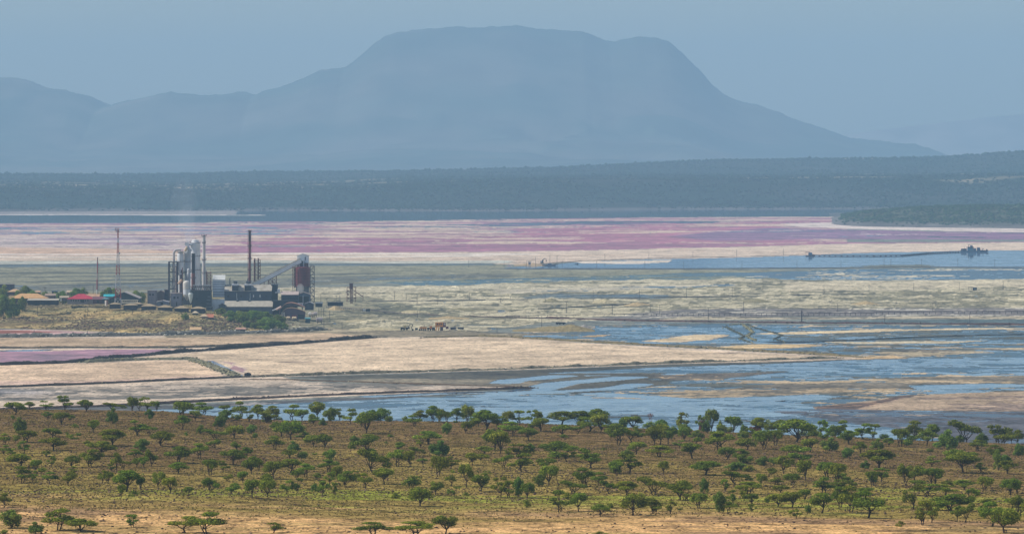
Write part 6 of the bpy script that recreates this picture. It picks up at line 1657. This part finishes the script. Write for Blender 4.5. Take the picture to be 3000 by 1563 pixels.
for grp, L_ in POLES.items():
    L_.sort()
    for i, (a, b, h, arm) in enumerate(L_):
        D = DL(b); z = 0.0
        if grp in ('village hill slope',) :
            D = hit(a, b, H_pen, 2990, 3740, 2.0) or D; z = zpen(X(a, D), D) if D < 3740 else 0
        if grp == 'works yard': z = max(0.0, zpen(X(a, D), D)) if 2990 < D < 3760 and a < 1100 else 0
        hm_ = h * D / F
        o = {0: 'first', 1: 'second', 2: 'third', 3: 'fourth', 4: 'fifth', 5: 'sixth', 6: 'seventh', 7: 'eighth', 8: 'ninth', 9: 'tenth', 10: 'eleventh', 11: 'twelfth', 12: 'thirteenth', 13: 'fourteenth', 14: 'fifteenth', 15: 'sixteenth'}[i]
        t = thing('power_pole', '%s pole from the left along the %s' % (o, grp), 'pole', (X(a, D), D, z), 'power poles on the ' + grp)
        mp_, mc_ = pole_mesh(hm_, arm)
        link('shaft', mp_, t)
        if arm: link('crossarm', mc_, t)
t = thing('steel_post', 'stout dark steel post on a footing by the rail bank', 'post', (X(2349, DL(945)), DL(945), 0))
D = DL(945); MB().pbox(D, 2347.4, 2350.6, 912, 944, .6).build('shaft', ps, t); MB().pbox(D, 2340, 2357, 941, 945.5, 2.5, -.8).build('footing', paint((66, 52, 60)), t); MB().pbox(D, 2348, 2350, 908, 912, .3).build('tip', ps, t)
# trestles carrying pipes
def trestle(name, label, pts, step, h, seed=0):
    P = [np.array([X(a, DL(b)), DL(b)]) for a, b in pts]
    t = thing(name, label, 'pipe trestle', (P[0][0], P[0][1], 0))
    m = MB(); r = random.Random(seed); posts = []
    for p, q in zip(P[:-1], P[1:]):
        L = np.linalg.norm(q - p); n = max(1, int(L / step))
        m.tube((p[0], p[1], h), (q[0], q[1], h), .22, None, 6)
        for i in range(n):
            s_ = p + (q - p) * (i + .5) / n; posts.append(s_)
    m.build('pipe', paint((92, 78, 84), .7, .15), t)
    for s_ in posts:
        MB().box(s_[0] - .14, s_[0] + .14, s_[1] - .1, s_[1] + .1, -.3, h + .2 * r.random()).build('post', pole_m, t)
trestle('pipe_trestle', 'pipeline on posts above the rail bank at the right', [(2560, 921), (2800, 919.5), (3400, 917)], 4.0, 1.8, 1)
trestle('pipe_trestle', 'dark crowded pipe trestle in the lower quarry', [(1900, 926), (2100, 925), (2300, 925.5), (2560, 924)], 3.4, 1.9, 2)
trestle('pipe_trestle', 'faint pipe line on short posts right of centre', [(1480, 930), (1700, 926), (1900, 922)], 7, 1.1, 3)
trestle('post_row', 'long row of thin posts running from the tank yard', [(955, 905), (1060, 912), (1150, 922), (1220, 929)], 3.0, 1.8, 4)
trestle('channel_pipe', 'thin pipe on short posts along the near channel bank', [(1650, 788.6), (2000, 789), (2300, 787.5), (2700, 784.5), (3300, 786)], 14, 1.0, 5)

# excavator, raft, dredger -------------------------------------------------
D = DL(777)
t = thing('excavator', 'excavator with raised bent boom on the tan spoil heap', 'excavator', (X(1589, D), D, 1.5))
dk = paint((74, 74, 90), .7, .15)
MB().pbox(D, 1583, 1593, 768.5, 770.5, 3).build('track', paint((50, 48, 54)), t); MB().pbox(D, 1583.5, 1590, 763.5, 768.4, 2.6, .2).build('body', paint((206, 204, 204)), t); MB().pbox(D, 1588.5, 1592, 760, 768.2, 2, -.1).build('cab', dk, t)
MB().tube(pt(1590, 764, D), pt(1594, 757, D), .5, .4, 6).build('boom', dk, t); MB().tube(pt(1594, 757, D), pt(1600, 757.5, D), .4, .3, 6).build('stick', dk, t); MB().tube(pt(1599.6, 757.5, D), pt(1600.6, 764, D), .35, .3, 6).build('arm', dk, t); MB().pbox(D, 1599, 1602, 763.4, 765.4, 1).build('bucket', dk, t)
D = DL(780)
t = thing('pump_platform', 'small blue pump platform at the water by the spoil heap', 'platform', (X(1551, D), D, 0))
for a in (1549, 1551.5, 1554): MB().pbox(D, a - .4, a + .4, 766, 781, .4).build('leg', paint((80, 104, 140)), t)
MB().pbox(D, 1545, 1557, 764.6, 766.2, 3).build('roof', paint((104, 122, 118)), t); MB().pbox(D, 1548, 1555, 769, 774, 1.6, .3).build('tank', paint((92, 120, 158)), t)
t = thing('barge', 'long low dark barge moored below the excavator', 'barge', (X(1605, DL(778)), DL(778), 0)); D = DL(778)
MB().pbox(D, 1588, 1628, 774.6, 778.2, 5).build('hull', paint((74, 82, 104)), t); MB().pbox(D, 1605, 1616, 771.5, 774.5, 3, .5).build('deckhouse', paint((92, 108, 132)), t); MB().pbox(D, 1622, 1636, 773, 775, 2, 1).build('ramp', paint((50, 50, 58)), t)
t = thing('small_boat', 'small dark boat drifting in the left of the channel', 'boat', (X(1690, DL(773.5)), DL(773.5), 0)); D = DL(773.5)
MB().pbox(D, 1684, 1695, 772.3, 774, 2).build('hull', paint((46, 50, 62)), t); MB().pbox(D, 1690, 1693.5, 770.8, 772.3, 1.4, .3).build('cabin', paint((50, 56, 70)), t)
D = DL(750)
t = thing('pump_raft', 'small pump raft with a canopy at the left end of the floating pipe', 'raft', (X(2373, D), D, 0))
MB().pbox(D, 2361, 2386, 747.6, 750.2, 5).build('pontoon', paint((66, 60, 72)), t); MB().pbox(D, 2369, 2379.5, 739.5, 747.5, 4, .4).build('cabin', paint((58, 92, 128), .6), t); MB().pbox(D, 2360.5, 2372, 737, 738, 4).build('canopy', paint((96, 76, 84)), t)
for a in (2361.3, 2371.3): MB().pbox(D, a - .25, a + .25, 738, 748, .2, .3).build('post', ps, t)
MB().pbox(D, 2379.6, 2385, 744.5, 747.5, 2, .6).build('winch', paint((92, 58, 72)), t)
t = thing('floating_pipeline', 'long floating pipeline from the raft to the dredger', 'pipeline', (X(2600, DL(748)), DL(748), 0))
FP = [(2386, 748.8), (2430, 749.6), (2500, 750), (2580, 750), (2640, 749.2), (2680, 746), (2720, 742.6), (2760, 740.6), (2815, 738.6)]
PP = [np.array([X(a, DL(b)), DL(b)]) for a, b in FP]
fl = MB().tube((0, -2.6, .3), (0, 2.6, .3), .8, None, 8); fm = bpy.data.meshes.new('float'); fm.from_pydata(fl.v, [], fl.f); fm.materials.append(paint((70, 58, 74), .6, .15))
rt = root_loc(t)
for p, q in zip(PP[:-1], PP[1:]):
    for s_ in (-1.5, 1.5):
        MB().tube((p[0], p[1] + s_, .85), (q[0], q[1] + s_, .85), .45, None, 7).build('pipe', paint((58, 66, 86), .6, .12), t)
    L = np.linalg.norm(q - p); n = max(2, int(L / 6))
    for i in range(n):
        s_ = p + (q - p) * i / n; link('float', fm, t, (s_[0] - rt.x, s_[1] - rt.y, 0))
D = DL(737.5)
t = thing('dredger', 'blue dredger with stacked decks reflected in the channel', 'dredger', (X(2845, D), D, 0))
hb_, nv = paint((44, 74, 104), .6, .12, .4), paint((46, 50, 76), .6, .15, .4)
MB().pbox(D, 2815, 2893, 733.8, 737.8, 8).build('hull', hb_, t)
MB().pbox(D, 2817, 2832, 728, 733.7, 6, .6).build('stern_house', nv, t)
MB().pbox(D, 2835.5, 2860, 727, 733.7, 7, .3).build('main_house', paint((60, 108, 134), .6, .1, .4), t)
MB().pbox(D, 2836, 2851, 722.5, 726.9, 5, .8).build('upper_house', nv, t); MB().pbox(D, 2843, 2850, 718.8, 722.4, 3.5, 1.2).build('bridge', paint((46, 80, 116), .6), t)
MB().pbox(D, 2863.5, 2872, 725, 733.7, 6, .5).build('cutter_house', paint((50, 66, 98), .6), t)
for a, b in ((2838, 716), (2849.5, 719), (2833, 722), (2825.5, 724)): MB().pbox(D, a - .5, a + .5, b, 730, .5, 1).build('mast', paint((92, 60, 72)), t)
MB().pbox(D, 2838, 2847, 715.6, 716.6, .8, 1).build('crane_arm', paint((80, 60, 70)), t)
MB().tube(pt(2852, 722, D), pt(2854, 733, D), .3, None, 5).build('brace', paint((120, 70, 76)), t)
MB().pbox(D, 2832.4, 2835.4, 728, 734, 1, 0).build('stair', paint((214, 206, 206)), t)
MB().tube(pt(2872, 733.5, D), pt(2896, 733.8, D), .8, .5, 6).build('ladder_boom', nv, t); MB().tube(pt(2890, 729.5, D), pt(2894, 735.5, D), .7, .9, 6).build('cutter', paint((50, 52, 64)), t); MB().tube(pt(2878, 733, D), pt(2881, 727.5, D), .3, None, 5).build('prop', nv, t); MB().pbox(D, 2877, 2882.5, 727, 728.2, 1).build('prop_head', nv, t)
D = DL(852)
t = thing('pump_cabin', 'small dark cabin with an open porch on the white crust', 'cabin', (X(2850, D), D, 0))
MB().pbox(D, 2851, 2862, 841.5, 853, 3).build('cabin', paint((64, 76, 96)), t); MB().pbox(D, 2837, 2852, 840, 841.3, 3, -.1).build('porch_roof', ps, t); MB().pbox(D, 2837, 2862.5, 851.5, 853, 3.4, -.3).build('platform', paint((60, 60, 72)), t)
for a in (2838, 2846): MB().pbox(D, a - .3, a + .3, 841, 852, .2, .2).build('post', ps, t)
MB().pbox(D, 2854, 2859, 844, 848, .1, -.08).build('window', paint((120, 136, 150)), t)
# ------------------------------------------------------------------ old yellow machines
Y1, Y2, DKM = paint((222, 150, 56), .6, .12, 1, dirt=(170, 100, 50)), paint((206, 140, 60), .6, .15, 1), paint((52, 46, 58), .8, .2, 1)
D = DL(967)
def wheels(t, xs, py, r, D=D):
    for a in xs: MB().tube((X(a, D), D + .1, Z(py, D)), (X(a, D), D + 1.9, Z(py, D)), r, None, 12).build('wheel', DKM, t)
t = thing('walking_shovel', 'big yellow shovel cabin on legs in the machine row', 'shovel', (X(1290, D), D, 0))
MB().pbox(D, 1275, 1298, 944, 956.5, 4.4).build('cabin', Y1, t)
for a in (1280, 1287, 1292): MB().pbox(D, a, a + 2.6, 946.5, 951, .1, -.07).build('window', DKM, t)
MB().pbox(D, 1298.1, 1306, 944.8, 958, 4).build('engine_cab', paint((104, 48, 56)), t); MB().pbox(D, 1300, 1304.6, 946, 951.5, .1, -.07).build('window', paint((190, 190, 190)), t)
MB().pbox(D, 1289.5, 1298, 956.6, 969.5, 3).build('base_block', paint((64, 52, 68)), t)
for a, b in ((1276.5, 1279.5), (1284, 1286)): MB().tube(pt(a, 969.5, D), pt(b, 957, D), .34, .34, 6).build('leg', Y1, t)
MB().pbox(D, 1274, 1282, 956.6, 958.6, 3.5).build('step', paint((190, 176, 160)), t); MB().pbox(D, 1306.1, 1314, 956, 963, 2).build('hitch', paint((104, 56, 70)), t)
t = thing('wheel_loader', 'yellow loader with rounded drums left of the shovel', 'loader', (X(1240, D), D, 0))
MB().pbox(D, 1229, 1250, 957, 962.5, 2.6).build('body', Y1, t); MB().tube(pt(1243, 959.5, D - .3), pt(1243, 959.5, D + 2.9), .75, None, 12).build('drum', Y2, t); MB().tube(pt(1235, 959, D - .2), pt(1235, 959, D + 2.8), .6, None, 12).build('drum', Y2, t)
MB().tube(pt(1242.5, 957, D + 1), pt(1242.5, 951, D + 1), .14, None, 6).build('exhaust', DKM, t); wheels(t, (1229, 1235, 1241, 1247), 965.5, .6)
t = thing('engine_wagon', 'dark low wagon carrying an orange box', 'wagon', (X(1262, D), D, 0))
MB().pbox(D, 1251, 1274, 958.5, 963.5, 2.6).build('bed', DKM, t); MB().pbox(D, 1258, 1266, 954.5, 962, 1.6, -.15).build('box', paint((216, 132, 70)), t); wheels(t, (1254, 1261, 1268, 1273), 965, .55)
t = thing('dragline', 'dark dragline with curved boom at the left of the row', 'dragline', (X(1190, D), D, 0))
MB().pbox(D, 1174, 1200, 958, 963, 3).build('body', DKM, t); MB().pbox(D, 1184, 1189.5, 953, 960.5, 2, -.2).build('cab', paint((204, 176, 112)), t); wheels(t, (1176, 1184, 1192), 963.5, .6)
m = MB(); P_ = [(1197, 961), (1197.5, 954), (1200, 950.5), (1205, 949.6), (1210, 950.6), (1206, 957), (1205, 963)]
for p, q in zip(P_[:-1], P_[1:]): m.tube(pt(p[0], p[1], D), pt(q[0], q[1], D), .2, None, 6)
m.build('boom', DKM, t); MB().tube(pt(1209, 965, D), pt(1209, 965, D + 1), .6, None, 12).build('wheel', DKM, t)
MB().pbox(D, 1216, 1224, 960, 966, 2).build('bucket', paint((40, 48, 66)), t)
for i, (a, b) in enumerate(((1319, 1336), (1341, 1359))):
    t = thing('ore_wagon', '%s dark open ore wagon right of the yellow shovel' % ('left' if i == 0 else 'right'), 'wagon', (X((a + b) / 2, D), D, 0), 'ore wagons right of the shovel')
    m = MB(); m.prism([(X(a + 1, D), Z(966.5, D)), (X(b - 1, D), Z(966.5, D)), (X(b, D), Z(958, D)), (X(a, D), Z(958, D))], D, D + 2.4); m.build('hopper', paint((58, 56, 74), .8, .15, 1), t)
    for k in range(4): MB().pbox(D, a + 2 + k * (b - a - 4) / 3 - .3, a + 2 + k * (b - a - 4) / 3 + .3, 958, 966, .15, -.16).build('rib', paint((96, 90, 100)), t)
    wheels(t, (a + 4, b - 4), 968, .45)
t = thing('loose_valve', 'white and red fitting between shovel and ore wagons', 'fitting', (X(1317, D), D, 0)); MB().tube(pt(1316, 962.5, D), pt(1318, 962.5, D), .35, None, 8).build('wheel', plt, t); MB().pbox(D, 1316, 1319.5, 964, 967.5, .8).build('valve', paint((200, 140, 130)), t)
t = thing('dark_trailer', 'dark low trailer parked on the gravel spit', 'trailer', (X(1642, DL(947)), DL(950), 1.0)); D = DL(950); MB().pbox(D, 1628, 1657, 943.5, 947.5, 2.4).build('bed', DKM, t); MB().pbox(D, 1660, 1684, 946, 947.6, 1).build('drawbar', paint((104, 62, 66)), t)
for a in (1632, 1640, 1651): MB().tube((X(a, D), D, Z(948, D)), (X(a, D), D + 2, Z(948, D)), .5, None, 10).build('wheel', DKM, t)

# ------------------------------------------------------------------ smoke
def puff(name, label, blobs_, dens, col):
    m = MB()
    mt, n, l = newmat('vapour_' + name)
    n.remove(n['Principled BSDF'])
    v = n.new('ShaderNodeVolumePrincipled'); v.inputs['Color'].default_value = (*col, 1); v.inputs['Density'].default_value = dens
    l.new(v.outputs[0], n['Material Output'].inputs['Volume'])
    t = None
    for (x, y, z, rx, rz) in blobs_:
        prof = [(rx * math.cos(a) + .01, z + rz * math.sin(a)) for a in np.linspace(-math.pi / 2, math.pi / 2, 12)]
        m.lathe(x, y, prof, 20)
    o = m.build(name, mt, None, label, 'stuff')
    return o
D = 3290
puff('smoke', 'thin pale smoke rising from the process towers', [(X(556, D), D, Z(690, D), 3.5, 7)], .03, (.8, .86, 1))
puff('drifting_smoke', 'faint smoke column above the process towers', [(X(548, D), D, Z(650, D), 6, 12)], .009, (.8, .86, 1))
puff('high_smoke', 'faintest smoke high above the process towers', [(X(538, D), D, Z(600, D), 9, 18)], .0045, (.8, .86, 1))
puff('steam', 'white steam at the foot of the red silo', [(X(880, 3276), 3276, Z(845, 3276), 2.6, 3.4)], .10, (1, 1, 1))
